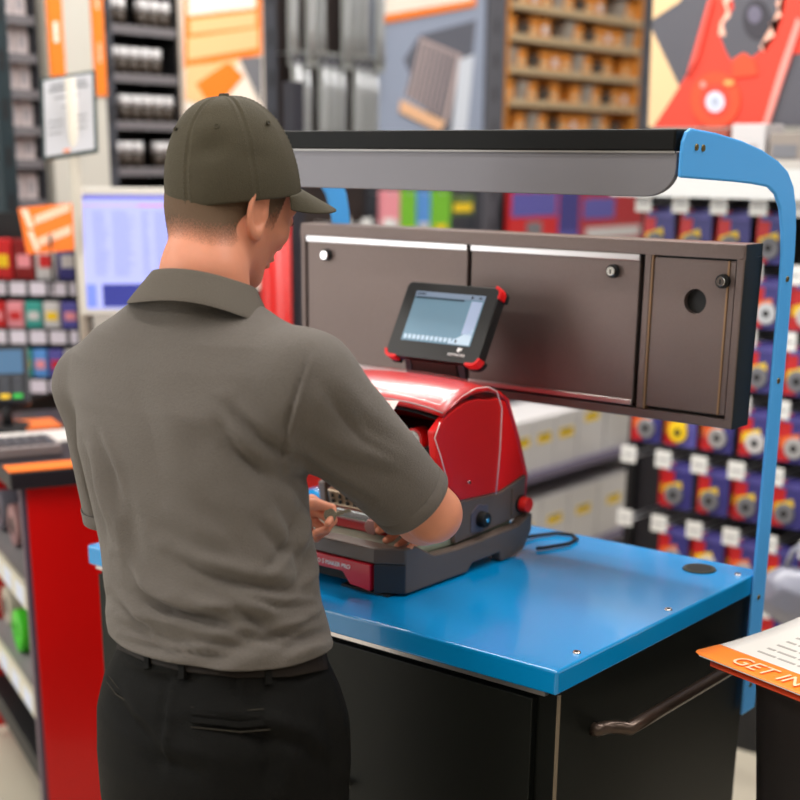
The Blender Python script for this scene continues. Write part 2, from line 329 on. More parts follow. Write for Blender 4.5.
# label sticker on the front slope of the hood
nrm = np.array([0, -.55, .83])
st0 = onplane(371, 399, (cx, 1.885, 1.290), nrm)
q = [onplane(x, y, (cx, 1.872, 1.293), nrm) for x, y in ((373, 400), (399, 401), (391, 415), (373, 413))]
stk = MB().prism(q, nrm*.0008).build('warning_label', mat('label_white', (225, 205, 200), .4), KM)
lx = q[1]-q[0]
text('label_print', 'MAX 50Hz', .0075, q[0]*.62+q[3]*.38+nrm*.001+lx*.02, lx, (q[0]-q[3]), mat('label_red', (190, 20, 20), .5), stk, depth=.0002)
MB().box(q[3]*.6+q[0]*.4+lx*.1+nrm*.0008, q[3]*.62+q[0]*.38+lx*.12+nrm*.001).build('label_line', mat('label_red', (190, 20, 20), .5), stk)
# controls on the right side
xs = mx1-.014
MB().cyl((xs-.004, 2.113, 1.064), (xs+.004, 2.113, 1.064), .0165, n=24, mi=1).cyl((xs+.004, 2.113, 1.064), (xs+.020, 2.113, 1.064), .0145, .0135, 28).build('stop_button', [mat('stop_red', (240, 36, 30), .4), darkhole], KM, bevel=.001)
MB().prism([(xs-.001, y, z) for y, z in ((1.955, 1.040), (1.985, 1.035), (2.006, 1.046), (2.006, 1.082), (1.975, 1.088), (1.955, 1.075))], (.003, 0, 0)).build('switch_plate', mat('slate_plate', (84, 80, 92), .4), KM, bevel=.001)
kb = MB().cyl((xs+.002, 1.983, 1.060), (xs+.017, 1.983, 1.060), .0150, .0135, 28).build('control_knob', darkhole, KM, bevel=.0015)
MB().cyl((xs+.017, 1.983, 1.060), (xs+.0185, 1.983, 1.060), .004, n=14).build('knob_cap', chrome, kb)
MB().box((xs-.001, 2.082, 1.045), (xs+.003, 2.088, 1.098)).build('side_rib', mg, KM, bevel=.001)
MB().cyl((xs-.002, 1.942, 1.135), (xs+.007, 1.942, 1.135), .0028, n=12).build('visor_stud', chrome, KM)
# inside: gauge dial, cutter carriage, key clamps
gp = onplane(405, 436, (-1.50, 1.90, 1.2), np.array([0, 1., 0]))
gy = 1.905; gp = ony(413, 439, gy)
gd = MB().cyl((gp[0], gy+.03, gp[2]), (gp[0], gy, gp[2]), .019, n=32, mi=1).cyl((gp[0], gy, gp[2]), (gp[0], gy-.002, gp[2]), .0150, n=32).build('gauge_dial', [mat('dial_face', (200, 205, 200), .3), redm], KM)
for t in range(8):
    a = t*math.pi/4; MB().box((gp[0]+.011*math.cos(a)-.0008, gy-.0026, gp[2]+.011*math.sin(a)-.0008), (gp[0]+.011*math.cos(a)+.0008, gy-.002, gp[2]+.011*math.sin(a)+.0008)).build('dial_mark', darkhole, gd)
brass = mat('nickel_brass', (176, 152, 128), .28, metal=.7)
steel = mat('bright_steel', (190, 190, 190), .2, metal=.9)
cp = ony(362, 512, 1.83)
px_, pz_ = cp[0], cp[2]
car = MB().box((px_-.075, 1.828, 1.041), (px_+.055, 1.90, 1.062)).build('carriage', mat('carriage_red', (140, 18, 24), .35), KM, bevel=.004)
MB().box((px_-.078, 1.822, 1.0625), (px_+.025, 1.87, 1.078)).build('clamp_base', steel, KM, bevel=.002)
jaw = MB().obox((px_-.075, 1.829, 1.079), (.105, 0, 0), (0, .045, .018), (0, -.008, .030))
jaw = jaw.build('clamp_jaw', brass, KM, bevel=.002)
for i in range(6):
    jx = px_-.066+.017*i; fy = 1.8265
    MB().box((jx, 1.8225, 1.0855), (jx+.005, 1.829, 1.092)).box((jx+.001, 1.820, 1.096), (jx+.005, 1.826, 1.103)).build('jaw_slot', darkhole, jaw)
MB().cyl((px_+.045, 1.80, 1.062), (px_+.045, 1.835, 1.062), .016, .014, 6).build('clamp_nut', mat('pinkish_brass', (150, 110, 104), .3, metal=.5), KM, bevel=.002)
MB().tube([(px_+.055, 1.835, 1.060), (px_+.085, 1.825, 1.058), (px_+.115, 1.82, 1.056)], .008, 12).build('clamp_lever', steel, KM)
# tablet
TB = (ony(385, 352, 2.0), ony(476, 367, 2.0))
tl, tr_, br_, bl_ = None, None, None, None
tc = np.array([-1.543, 2.0, 1.333]); 
bl = ony(384, 353, 2.03); br = ony(477, 367, 1.985); 
# the screen leans back: corners measured on a plane tilted from the upright
tn = np.array([0, -math.cos(math.radians(29)), math.sin(math.radians(29))])
org = bl
q = {k: onplane(x, y, org, tn) for k, (x, y) in dict(bl=(384, 353), br=(476, 366), tr=(502, 288), tl=(410, 281)).items()}
upv = np.array([0, math.sin(math.radians(29)), math.cos(math.radians(29))])
ex = np.array([1., 0, 0])
TW = ((q['br']-q['bl'])[0]+(q['tr']-q['tl'])[0])/2; TH = np.dot(q['tl']-q['bl'], upv)*.5+np.dot(q['tr']-q['br'], upv)*.5
tcn = (q['bl']+q['br']+q['tl']+q['tr'])/4
def rrect(w, h, r, n=6):
    o = []
    for (sx, sy, a0_) in ((1, 1, 0), (-1, 1, 90), (-1, -1, 180), (1, -1, 270)):
        for i in range(n+1):
            a = math.radians(a0_+90*i/n); o.append((sx*(w/2-r)+r*math.cos(a), sy*(h/2-r)+r*math.sin(a)))
    return o
def T(x, y, z=0): return tcn+ex*x+upv*y+tn*z
tb = MB().prism([T(x, y, 0) for x, y in rrect(TW, TH, .012)], -tn*.024).build('tablet', mat('tablet_black', (34, 33, 33), .38, bump=.08, bscale=800), KM, bevel=.002)
sw, sh = TW*.745, TH*.66; soy = TH*.045
scr = MB().prism([T(x, y+soy, .0002) for x, y in rrect(sw, sh, .001, 2)], tn*.0006).build('screen', mat('lcd_blue', (108, 140, 160), .25, emit=.35), tb)
def sq(x0, y0, x1, y1, z=.001): return [T(x0*sw/2, y0*sh/2+soy, z), T(x1*sw/2, y0*sh/2+soy, z), T(x1*sw/2, y1*sh/2+soy, z), T(x0*sw/2, y1*sh/2+soy, z)]
m_ = MB(); m_.prism(sq(-1, .80, 1, 1), tn*.0003, 0); m_.prism(sq(-.96, .72, .45, .78), tn*.0003, 1); m_.prism(sq(.66, -.55, .97, .75), tn*.0003, 2)
m_.prism([T(.35*sw/2, -.96*sh/2+soy, .001), T(.97*sw/2, -.96*sh/2+soy, .001), T(.97*sw/2, -.3*sh/2+soy, .001)], tn*.0003, 3)
for i in range(12): m_.prism(sq(-.95+i*.13, -.92, -.95+i*.13+.09, -.75), tn*.0003, 3)
m_.prism(sq(.62, .85, .68, .94, .0013), tn*.0003, 1); m_.prism(sq(.84, .86, .92, .92, .0013), tn*.0003, 1); m_.prism(sq(-.95, .87, -.7, .92, .0013), tn*.0003, 1); m_.prism(sq(.55, -.9, .6, -.8, .0013), tn*.0003, 1)
m_.build('screen_layout', [mat('lcd_header', (120, 136, 158), .3, emit=.45), mat('lcd_dark', (36, 48, 62), .3), mat('lcd_pale', (160, 176, 205), .3, emit=.4), mat('lcd_light', (176, 196, 212), .3, emit=.5)], scr)
lg = MB()
lcx, lcy = TW*.275, -TH*.5+TH*.105
lg.prism([T(lcx+.0045*math.cos(a), lcy+.0085+.0045*math.sin(a), .0003) for a in [math.radians(t) for t in range(20, 300, 20)]], tn*.0004)
lg.prism([T(lcx+.001, lcy+.010, .0008), T(lcx+.007, lcy+.0125, .0008), T(lcx+.006, lcy+.006, .0008)], tn*.0004)
wh = mat('print_white', (240, 240, 240), .5)
lg.build('logo_mark', wh, tb)
text('logo_text', 'KEYMASTER', .0072, T(lcx-.022, lcy-.004, .0002), ex, upv, wh, tb)
for (x0, y0, cxn, cyn, wd, hg) in ((TW/2-.014, -TH/2+.001, 1, -1, 0, 0), (-TW/2+.014, -TH/2+.001, -1, -1, 0, 0), (TW/2-.006, TH/2-.014, 1, 1, 0, 0)):
    b = MB()
    def arcp(r, a0_, a1_, cx_, cy_): return [(cx_+r*math.cos(math.radians(a0_+(a1_-a0_)*i/8)), cy_+r*math.sin(math.radians(a0_+(a1_-a0_)*i/8))) for i in range(9)]
    ang = {(1, -1): (-90, 0), (-1, -1): (180, 270), (1, 1): (0, 90)}[(cxn, cyn)]
    ccx, ccy = cxn*(TW/2-.013), cyn*(TH/2-.013)
    o = arcp(.0165, ang[0], ang[1], ccx, ccy); i_ = arcp(.0105, ang[1], ang[0], ccx, ccy)
    ext = .014
    if (cxn, cyn) == (1, -1): o = [(ccx-ext, ccy-.0165)]+o; i_ = i_+[(ccx-ext, ccy-.0105)]
    if (cxn, cyn) == (-1, -1): o = o+[(ccx+ext, ccy-.0165)]; i_ = [(ccx+ext, ccy-.0105)]+i_
    if (cxn, cyn) == (1, 1): o = [(ccx+.0165, ccy-.008)]+o; i_ = i_+[(ccx+.0105, ccy-.008)]
    b.prism([T(x, y, .0015) for x, y in o+i_], -tn*.019, 0)
    b.build('corner_bumper', redm, tb, bevel=.0015)
    o2 = [(x*1.0+cxn*.001, y+cyn*.001) for x, y in o]
    MB().prism([T(x, y, -.018) for x, y in o2+i_], -tn*.009, 0).build('bumper_back', darkhole, tb, bevel=.001)
b0 = T(.0, -TH/2, -.014)
MB().obox(b0+np.array([-.055, 0, .002]), (.105, 0, 0), (0, .012, 0), (0, .012, -.045)).build('tablet_bracket', mat('bracket_bronze', (46, 38, 36), .4), KM, bevel=.001)
for ax in (-.068, .056):
    MB().prism([b0+np.array([ax, -.004, .012]), b0+np.array([ax+.014, -.004, .012]), b0+np.array([ax+.017, .010, -.05]), b0+np.array([ax+.004, .010, -.05])], (0, .006, 0)).build('bracket_arm', mg2, KM)
# power cable behind the machine
cb_ = MB().tube([(-1.42, 2.105, 1.0), (-1.395, 2.15, .985), (-1.37, 2.21, .9765), (-1.36, 2.27, .9765), (-1.375, 2.29, .9765)], .0035, 8)
pc = [ony(530, 526, 2.20), ony(545, 522, 2.24), ony(560, 523, 2.27), ony(566, 530, 2.285)]
MB().tube([(-1.45, 2.13, .99), (-1.45, 2.17, .978)]+[(x, y, .9752) for x, y in ((-1.44, 2.22), (-1.42, 2.262), (-1.39, 2.272), (-1.365, 2.25), (-1.36, 2.21), (-1.38, 2.15), (-1.388, 2.142))], .0035, 8).build('power_cable', darkhole, KM)
# ================================================================ PERSON (distance fields meshed into continuous skins)
def smin(a, b, k):
    h = np.clip(.5+.5*(b-a)/k, 0, 1); return b*(1-h)+a*h-k*h*(1-h)
def smax(a, b, k): return -smin(-a, -b, k)
def cone(p, a, b, r1, r2):
    a = np.asarray(a, float); b = np.asarray(b, float); ba = b-a; l2 = ba@ba
    t = np.clip(((p-a)@ba)/l2, 0, 1); return np.linalg.norm(p-a-t[..., None]*ba, axis=-1)-(r1+(r2-r1)*t)
def ell(p, c, r, R=None):
    q = p-np.asarray(c, float)
    if R is not None: q = q@R.T
    r = np.asarray(r, float); k0 = np.linalg.norm(q/r, axis=-1); k1 = np.linalg.norm(q/(r*r), axis=-1)+1e-9
    return k0*(k0-1)/k1
def nets(fn, lo, hi, h):
    lo = np.array(lo, float); hi = np.array(hi, float)
    n = np.ceil((hi-lo)/h).astype(int)+1
    xs, ys, zs = [lo[i]+h*np.arange(n[i]) for i in range(3)]
    S = np.empty(n, np.float32)
    for i in range(0, n[0], 16):
        X, Y, Z = np.meshgrid(xs[i:i+16], ys, zs, indexing='ij'); S[i:i+16] = fn(np.stack([X, Y, Z], -1))
    acc = np.zeros(tuple(n-1)+(3,), np.float32); cnt = np.zeros(tuple(n-1), np.float32)
    neg = S < 0
    for ax in range(3):
        s0 = [slice(None)]*3; s1 = [slice(None)]*3; s0[ax] = slice(0, -1); s1[ax] = slice(1, None)
        A, B = S[tuple(s0)], S[tuple(s1)]; cr = neg[tuple(s0)] != neg[tuple(s1)]
        t = np.where(cr, A/np.where(cr, A-B, 1), 0)
        oth = [a for a in range(3) if a != ax]
        for da in (0, 1):
            for db in (0, 1):
                sl = [slice(None)]*3; sl[oth[0]] = slice(da, n[oth[0]]-1+da); sl[oth[1]] = slice(db, n[oth[1]]-1+db)
                c = cr[tuple(sl)]; tt = t[tuple(sl)]
                cnt += c; acc[..., ax] += np.where(c, tt, 0); acc[..., oth[0]] += da*c; acc[..., oth[1]] += db*c
    act = cnt > 0; idx = -np.ones(act.shape, np.int64); I = np.argwhere(act); idx[act] = np.arange(len(I))
    V = lo+h*(I+acc[act]/cnt[act][:, None])
    Q = []
    for ax in range(3):
        s0 = [slice(None)]*3; s1 = [slice(None)]*3; s0[ax] = slice(0, -1); s1[ax] = slice(1, None)
        cr = neg[tuple(s0)] != neg[tuple(s1)]; G = np.argwhere(cr); u, v = (ax+1) % 3, (ax+2) % 3
        ok = (G[:, u] > 0) & (G[:, v] > 0) & (G[:, u] < n[u]-1) & (G[:, v] < n[v]-1); G = G[ok]
        eu = np.eye(3, dtype=int)[u]; ev = np.eye(3, dtype=int)[v]
        q = np.stack([idx[tuple((G-eu-ev).T)], idx[tuple((G-ev).T)], idx[tuple(G.T)], idx[tuple((G-eu).T)]], 1)
        fl = ~neg[tuple(s0)][tuple(G.T)]; q[fl] = q[fl][:, ::-1]; Q.append(q)
    Q = np.concatenate(Q); Q = Q[(Q >= 0).all(1)]
    for _ in range(2):   # settle the vertices on the surface
        e = h*.5; d = fn(V)
        g = np.stack([fn(V+e*np.eye(3)[a])-fn(V-e*np.eye(3)[a]) for a in range(3)], -1)/(2*e)
        V = V-(d/np.maximum((g*g).sum(-1), .2))[:, None]*g*.8
    g = np.stack([fn(V+h*np.eye(3)[a])-fn(V-h*np.eye(3)[a]) for a in range(3)], -1); g /= np.linalg.norm(g, axis=-1, keepdims=True)+1e-9
    return V, Q, g
def npmesh(name, V, Q, m, parent, solid=0, cuts=(), holes=None):
    me = bpy.data.meshes.new(name); me.from_pydata([tuple(map(float, v)) for v in V], [], [tuple(map(int, q)) for q in Q])
    bm = bmesh.new(); bm.from_mesh(me)
    for co, no in cuts:
        bmesh.ops.bisect_plane(bm, geom=bm.verts[:]+bm.edges[:]+bm.faces[:], plane_co=Vector([float(x) for x in co]), plane_no=Vector([float(x) for x in no]), clear_outer=True)
    bmesh.ops.recalc_face_normals(bm, faces=bm.faces)
    bm.to_mesh(me); bm.free(); me.materials.append(m)
    me.polygons.foreach_set('use_smooth', [True]*len(me.polygons)); me.update()
    o = link(name, me, parent)
    if solid:
        q = o.modifiers.new('solid', 'SOLIDIFY'); q.thickness = solid; q.offset = -1
    return o
def rotm(f, up=(0, 0, 1)):   # rows: forward, left, up
    f = np.array(f, float); f /= np.linalg.norm(f); l = np.cross(up, f); l /= np.linalg.norm(l); return np.array([f, l, np.cross(f, l)])
# ---- layout from joints
TH = math.radians(33)
def facing(t): return W*math.cos(t)+U*math.sin(t)
def rightv(t): return U*math.cos(t)-W*math.sin(t)
SHR, SHL = P(303, 388, 1.92), P(97, 386, 2.13)
ELR, ELL = P(433, 514, 2.07), P(128, 545, 2.27)
WRR, WRL = P(404, 516, 2.28), P(264, 519, 2.36)
NECK, HEAD = P(199, 296, 1.99), P(234, 194, 2.05)
rings = [(300, 148, 246, 1.995, TH, .80), (318, 128, 268, 1.995, TH, .62), (335, 100, 296, 1.995, TH, .55), (360, 80, 312, 2.0, TH, .56), (400, 72, 312, 2.0, TH, .62), (450, 76, 304, 2.0, TH, .66), (500, 88, 307, 2.0, TH, .68),
         (550, 100, 313, 2.0, TH, .70), (600, 106, 320, 2.0, TH, .72), (625, 107, 328, 2.0, TH, .73), (645, 110, 331, 2.0, TH, .73), (668, 112, 332, 2.0, TH, .73)]
def ringparams(rs, shrink=0):
    o = []
    for y, xl, xr, d, th, asp in rs:
        c = P((xl+xr)/2, y, d); hw = (xr-xl)/2*d/F-shrink
        a = hw/math.sqrt(math.cos(th)**2+(asp*math.sin(th))**2); o.append((c[2], c[0], c[1], a, a*asp, th))
    o.sort(); return np.array(o)
def stack(p, R, zlo, zhi, ex=2.3, kz=.02):
    z = np.clip(p[..., 2], R[0, 0], R[-1, 0])
    cx_, cy_, a, b, th = [np.interp(z, R[:, 0], R[:, i]) for i in range(1, 6)]
    dx, dy = p[..., 0]-cx_, p[..., 1]-cy_
    fx, fy = W[0]*np.cos(th)+U[0]*np.sin(th), W[1]*np.cos(th)+U[1]*np.sin(th)
    f = dx*fx+dy*fy; s = dx*fy-dy*fx
    k = ((np.abs(s)/a)**ex+(np.abs(f)/b)**ex+1e-12)**(1/ex)
    r = np.sqrt(dx*dx+dy*dy)+1e-9
    d = (k-1)*np.minimum(r/np.maximum(k, .05), 1.2*a)*.93
    return smax(smax(d, p[..., 2]-zhi, kz), zlo-p[..., 2], kz)
RT = ringparams(rings); RB = ringparams(rings, .022)
ZTOP = RT[-1, 0]; ZHEM = P(215, 660, 1.9)[2]
# ---- clothes: shirt
def shirt_fn(p):
    d = stack(p, RT, ZHEM-.10, ZTOP+.004, kz=.03)
    d = smin(d, cone(p, NECK+np.array([0, 0, -.07]), NECK+U*.012+np.array([0, 0, .07]), .080, .058), .03)
    # shoulders and sleeves
    d = smin(d, cone(p, P(150, 345, 2.03), SHL, .058, .064), .05)
    d = smin(d, cone(p, P(254, 354, 1.97), SHR, .058, .078), .045)
    r = cone(p, SHR, P(430, 518, 2.075), .080, .0575)
    l = cone(p, SHL, P(122, 540, 2.25), .060, .053)
    d = smin(d, r, .018); d = smin(d, l, .022)
    return d
allp = np.array([SHR, SHL, P(440, 530, 2.1), P(120, 560, 2.3), P(215, 680, 2), NECK+[0, 0, .08]])
V, Q, G = nets(shirt_fn, allp.min(0)-.13, allp.max(0)+.13, .0052)
def topx(V):
    c = (V-CAM)@M3.T; return np.stack([400+F*c[:, 0]/c[:, 2], 600+F*c[:, 1]/c[:, 2]], 1), c[:, 2]
def segd(q, a, b):
    a, b = np.array(a, float), np.array(b, float); ba = b-a; t = ((q-a)@ba)/(ba@ba); tc_ = np.clip(t, 0, 1)
    dv = q-(a+tc_[:, None]*ba); cr = ba[0]*dv[:, 1]-ba[1]*dv[:, 0]
    return np.linalg.norm(dv, axis=1)*np.sign(cr), t
def crease(disp, q, pts, w, amp):   # amp<0 groove with a raised lip beside it
    best = None
    L = sum(math.dist(pts[i], pts[i+1]) for i in range(len(pts)-1)); s0 = 0; D = np.full(len(q), 1e9); S = np.zeros(len(q))
    for i in range(len(pts)-1):
        d_, t = segd(q, pts[i], pts[i+1]); l = math.dist(pts[i], pts[i+1]); u = (s0+np.clip(t, 0, 1)*l)/L
        m = np.abs(d_) < np.abs(D); D = np.where(m, d_, D); S = np.where(m, u, S); s0 += l
    env = np.clip(np.sin(np.pi*np.clip(S, .02, .98)), 0, 1)**.6
    g = (.55*np.exp(-(D/w)**2)+.45*np.exp(-np.abs(D)/(w*.55)))*amp+np.exp(-((D+1.8*w)/(1.1*w))**2)*(-amp*.8)
    disp += 2.1*g*env*np.exp(-np.maximum(0, np.abs(D)-3*w)**2/50)
q, dep = topx(V)
vd = V-CAM; vd /= np.linalg.norm(vd, axis=1, keepdims=True); fc = np.clip(-(vd*G).sum(1)*3, 0, 1)
disp = np.zeros(len(V)); mm_ = .001
for pts, w, a in [
    ([(228, 408), (262, 440), (300, 462)], 7, -5), ([(215, 440), (262, 470), (300, 488)], 11, -4), ([(168, 556), (200, 572), (240, 584), (300, 592)], 7, -5.5),
    ([(150, 520), (190, 545), (235, 560)], 11, -3), ([(108, 596), (135, 622), (190, 640), (250, 648)], 6, -6), ([(112, 618), (150, 640), (215, 655)], 5, -4.5),
    ([(115, 585), (160, 610), (230, 622), (300, 618)], 8, -4.5), ([(225, 600), (270, 632), (318, 640)], 7, -5), ([(180, 605), (240, 635), (300, 648)], 6, -4),
    ([(82, 440), (92, 490), (106, 545)], 5, -5), ([(100, 470), (118, 520), (124, 570)], 7, 3), ([(284, 470), (318, 482), (360, 510)], 6, -4),
    ([(290, 478), (312, 520), (322, 600)], 6, -3), ([(272, 490), (296, 540), (305, 600)], 8, -3.5), ([(318, 380), (350, 420), (395, 450)], 9, -2.5), ([(305, 440), (345, 462), (400, 478)], 8, -3.0),
    ([(130, 380), (150, 430), (160, 480)], 14, -2), ([(200, 500), (225, 530), (250, 560)], 12, -2.5), ([(255, 520), (280, 548), (310, 560)], 8, -4), ([(330, 630), (300, 640), (280, 655)], 6, -4),
    ([(120, 640), (170, 652), (230, 658)], 3.5, -4),
    ([(122, 560), (140, 590), (170, 612), (215, 628)], 4, -3.5), ([(240, 596), (275, 606), (318, 606)], 4, -3.5), ([(300, 500), (290, 545), (262, 572)], 5, -3.5), ([(312, 520), (306, 570), (285, 596)], 4, -3), ([(330, 400), (362, 440), (400, 462)], 4, -2), ([(296, 452), (330, 474), (372, 500)], 4, -3), ([(95, 430), (110, 470), (120, 510)], 4, -2.5), ([(150, 600), (190, 616), (240, 612)], 3.5, -3), ([(120, 606), (150, 632), (200, 648)], 3, -3), ([(262, 640), (296, 630), (326, 612)], 3.5, -3), ([(216, 420), (238, 452), (270, 478)], 4.5, -3)]:
    crease(disp, q, pts, w, a*mm_)
wv = np.sin(q[:, 0]*.045+np.sin(q[:, 1]*.03)*2)*np.sin(q[:, 1]*.05+1.3*np.sin(q[:, 0]*.027))*.0016
low = np.clip((q[:, 1]-560)/80, 0, 1)
wv += low*np.sin(q[:, 1]*.17+q[:, 0]*.03+np.sin(q[:, 0]*.028)*2.2)*.0022
# seams: armhole and centre yoke
sm = np.zeros(len(V))
for pts in [[(311, 347), (300, 380), (287, 425), (282, 462), (287, 480)]]:
    crease(sm, q, pts, 2.6, -.0028)
V = V+G*((disp+wv)*np.clip(fc+.25, 0, 1)+sm*fc)[:, None]
shirtm = mat('olive_grey_knit', (99, 92, 86), .82, bump=.75, bscale=480, var=.10, vscale=260, spec=.25, sheen=.15)
person = empty('person', (SHR[0]*.3+SHL[0]*.7, SHL[1]-.1, 0), 'person in grey olive polo shirt, dark trousers and cap bent over the key machine', 'person')
hemR_c, hemL_c = P(413, 500, 2.06), P(113, 520, 2.22)
dirR = P(430, 520, 2.075)-SHR; dirR /= np.linalg.norm(dirR); dirL = P(122, 545, 2.25)-SHL; dirL /= np.linalg.norm(dirL)
# trim the sleeves at their hems only (work in pieces so that the planes do not cut the body)
def trim(V, Q, c, n, rad):
    s = (V-c)@n; r = np.linalg.norm(V-c, axis=1); bad = (s > 0) & (r < rad)
    snap = bad & (s < .0062)
    V = V.copy(); V[snap] -= np.outer(s[snap], n); bad &= ~snap
    return V, Q[~bad[Q].any(1)]
V, Q = trim(V, Q, hemR_c, dirR, .16); V, Q = trim(V, Q, hemL_c, dirL, .12)
collar_n = np.array([0, 0, 1.])+facing(TH)*.28; collar_n /= np.linalg.norm(collar_n)
hem_n = np.array([0, 0, -1.])
shirt = npmesh('shirt', V, Q, shirtm, person, solid=.003, cuts=[(NECK+np.array([0, 0, .018]), collar_n), ((0, 0, ZHEM), hem_n)])
# sleeve hem bands
def clean_ring(c, n, fn, nn=48, r0=.02, r1=.12):
    t = np.array([0, 0, 1.]); x = np.cross(t, n); x /= np.linalg.norm(x); y = np.cross(n, x); o = []
    for i in range(nn):
        a = 2*math.pi*i/nn; dr_ = x*math.cos(a)+y*math.sin(a); lo, hi = 0.0, r1
        rr = np.linspace(0.0, r1, 60); d = fn(c+rr[:, None]*dr_); k = np.argmax(d > 0); o.append((dr_, rr[max(k, 1)]-.0))
    return o
for (c, n) in ((hemR_c, dirR), (hemL_c, dirL)):
    rr0 = clean_ring(c, n, shirt_fn); rad = np.array([r for _, r in rr0]); rad = np.convolve(np.r_[rad[-3:], rad, rad[:3]], np.ones(7)/7, 'valid')
    rows = []
    for off, ex_ in ((-.020, .0002), (-.0195, .0012), (-.006, .0008), (.0006, .0008), (.002, -.0006), (.0008, -.003), (-.012, -.0045)):
        rows.append([c+n*off+dr_*(r+ex_) for (dr_, _), r in zip(rr0, rad)])
    MB().grid(rows, closed=True).build('sleeve_hem', shirtm, shirt)
# collar
cc = NECK+np.array([0, 0, .010])+U*.006; cn = collar_n; cf = facing(TH); cf = cf-cn*(cf@cn); cf /= np.linalg.norm(cf); cr_ = np.cross(cf, cn)
rows = []
for (off, a, b) in ((-.036, .096, .108), (-.031, .0945, .1065), (-.012, .086, .093), (.004, .079, .079), (.012, .0755, .074), (.0145, .073, .071), (.012, .0705, .068), (-.004, .070, .067), (-.022, .072, .070)):
    row = []
    for i in range(57):
        t = math.radians(-172+344*i/56)   # open at the throat
        back = -math.cos(t)
        row.append(cc+cn*(off+(.004*math.sin(3*t)-.006*(1-math.cos(t))*.0)*(1 if off < 0 else .3))-cf*a*math.cos(t)*1.0+cr_*b*math.sin(t)*1.02)
    rows.append(row)
MB().grid(rows).build('collar', mat('collar_rib', (98, 91, 83), .85, bump=.5, bscale=700, spec=.2), shirt, sub=1)
# ---- body skin
skin = mat('skin', (214, 142, 112), .5, bump=.12, bscale=420, var=.09, vscale=38, spec=.4)
bs = skin.node_tree.nodes['Principled BSDF']; bs.inputs['Subsurface Weight'].default_value = .12; bs.inputs['Subsurface Radius'].default_value = (.01, .004, .002); bs.inputs['Subsurface Scale'].default_value = .6
HF = math.cos(math.radians(49))*W+math.sin(math.radians(49))*U
HFC = math.cos(math.radians(50))*W+math.sin(math.radians(50))*U
pit = math.radians(26); HFp = HF*math.cos(pit)+np.array([0, 0, -math.sin(pit)])
HR = rotm(HFp, (0, 0, 1))        # rows forward, left, up
def HL(x, y, z): return HEAD+np.array([x, y, z])@HR
def head_fn(p):
    q = (p-HEAD)@HR.T
    y = np.abs(q[..., 1]); qs = np.stack([q[..., 0], y, q[..., 2]], -1)
    d = ell(q, (-.006, 0, .018), (.098, .0755, .092))
    d = smin(d, ell(q, (.030, 0, -.040), (.064, .058, .072)), .03)
    d = smin(d, ell(q, (-.035, 0, -.030), (.056, .060, .060)), .03)
    d = smin(d, cone(qs, (.005, .052, -.055), (.062, .018, -.098), .018, .016), .022)     # jaw line
    d = smin(d, ell(q, (.074, 0, -.100), (.018, .018, .016)), .018)                      # chin
    d = smin(d, cone(qs, (.080, .012, .016), (.074, .040, .012), .012, .010), .012)       # brow
    d = smin(d, ell(qs, (.062, .040, -.028), (.022, .018, .018)), .02)                   # cheek bone
    d = smax(d, -ell(qs, (.095, .031, -.004), (.014, .016, .010)), .012)                 # eye socket
    d = smin(d, ell(qs, (.079, .031, -.004), (.0125, .013, .0115)), .003)                # eye ball
    d = smin(d, cone(q, (.090, 0, .004), (.101, 0, -.034), .007, .0100), .010)            # nose
    d = smin(d, ell(qs, (.093, .010, -.038), (.010, .007, .007)), .006)
    d = smin(d, ell(q, (.088, 0, -.062), (.010, .024, .0055)), .006)                     # lips
    d = smin(d, ell(q, (.086, 0, -.073), (.010, .020, .006)), .006)
    return d
def ear_fn(p):
    q = (p-HEAD)@HR.T; qs = np.stack([q[..., 0], np.abs(q[..., 1]), q[..., 2]], -1)
    e = (qs-np.array([-.004, .0790, -.024]))/1.12; ang = math.radians(-12)
    ex_ = e[..., 0]*math.cos(ang)-e[..., 2]*math.sin(ang); ez = e[..., 0]*math.sin(ang)+e[..., 2]*math.cos(ang); ey = e[..., 1]-(-ex_*.22)
    rr = np.sqrt((ex_/.0165)**2+((ez-.0)/.0305)**2)
    rim = np.sqrt(((rr-1)*.0175)**2+(ey-.004)**2)-.0042
    rim = np.maximum(rim, -(ex_+.02)*0-1)
    bowl = np.maximum(np.abs(ey+.000)-.0035, (rr-1)*.017)
    lobe = ell(np.stack([ex_, ey, ez], -1), (.006, .002, -.029), (.008, .0045, .009))
    front = np.where(ex_ > .010, .004*(ex_-.010)/.006, 0)
    tragus = ell(np.stack([ex_, ey, ez], -1), (.013, .001, -.004), (.005, .005, .008))
    ear = smin(smin(rim+front, bowl, .003), smin(lobe, tragus, .003), .004)
    return ear
NB = NECK+facing(TH)*.012
def body_fn(p):
    d = smin(head_fn(p), ear_fn(p), .006)
    d = smin(d, cone(p, HL(-.022, 0, -.045), NB+np.array([0, 0, .02]), .056, .060), .022)
    d = smin(d, cone(p, NB+np.array([0, 0, .03]), NB+np.array([0, 0, -.09]), .058, .075), .03)
    d = smin(d, stack(p, RB, ZHEM-.09, ZTOP-.012, kz=.03), .03)
    d = smin(d, cone(p, P(150, 350, 2.03), SHL, .045, .052), .04); d = smin(d, cone(p, P(245, 350, 1.97), SHR, .045, .055), .04)
    d = smin(d, cone(p, SHR, ELR, .053, .042), .025); d = smin(d, cone(p, SHL, ELL, .050, .042), .025)
    mR = ELR*.68+WRR*.32; mL = ELL*.68+WRL*.32
    d = smin(d, smin(cone(p, ELR, mR, .0405, .043), cone(p, mR, WRR, .043, .027), .02), .012)
    d = smin(d, smin(cone(p, ELL, mL, .040, .042), cone(p, mL, WRL, .042, .027), .02), .012)
    return d
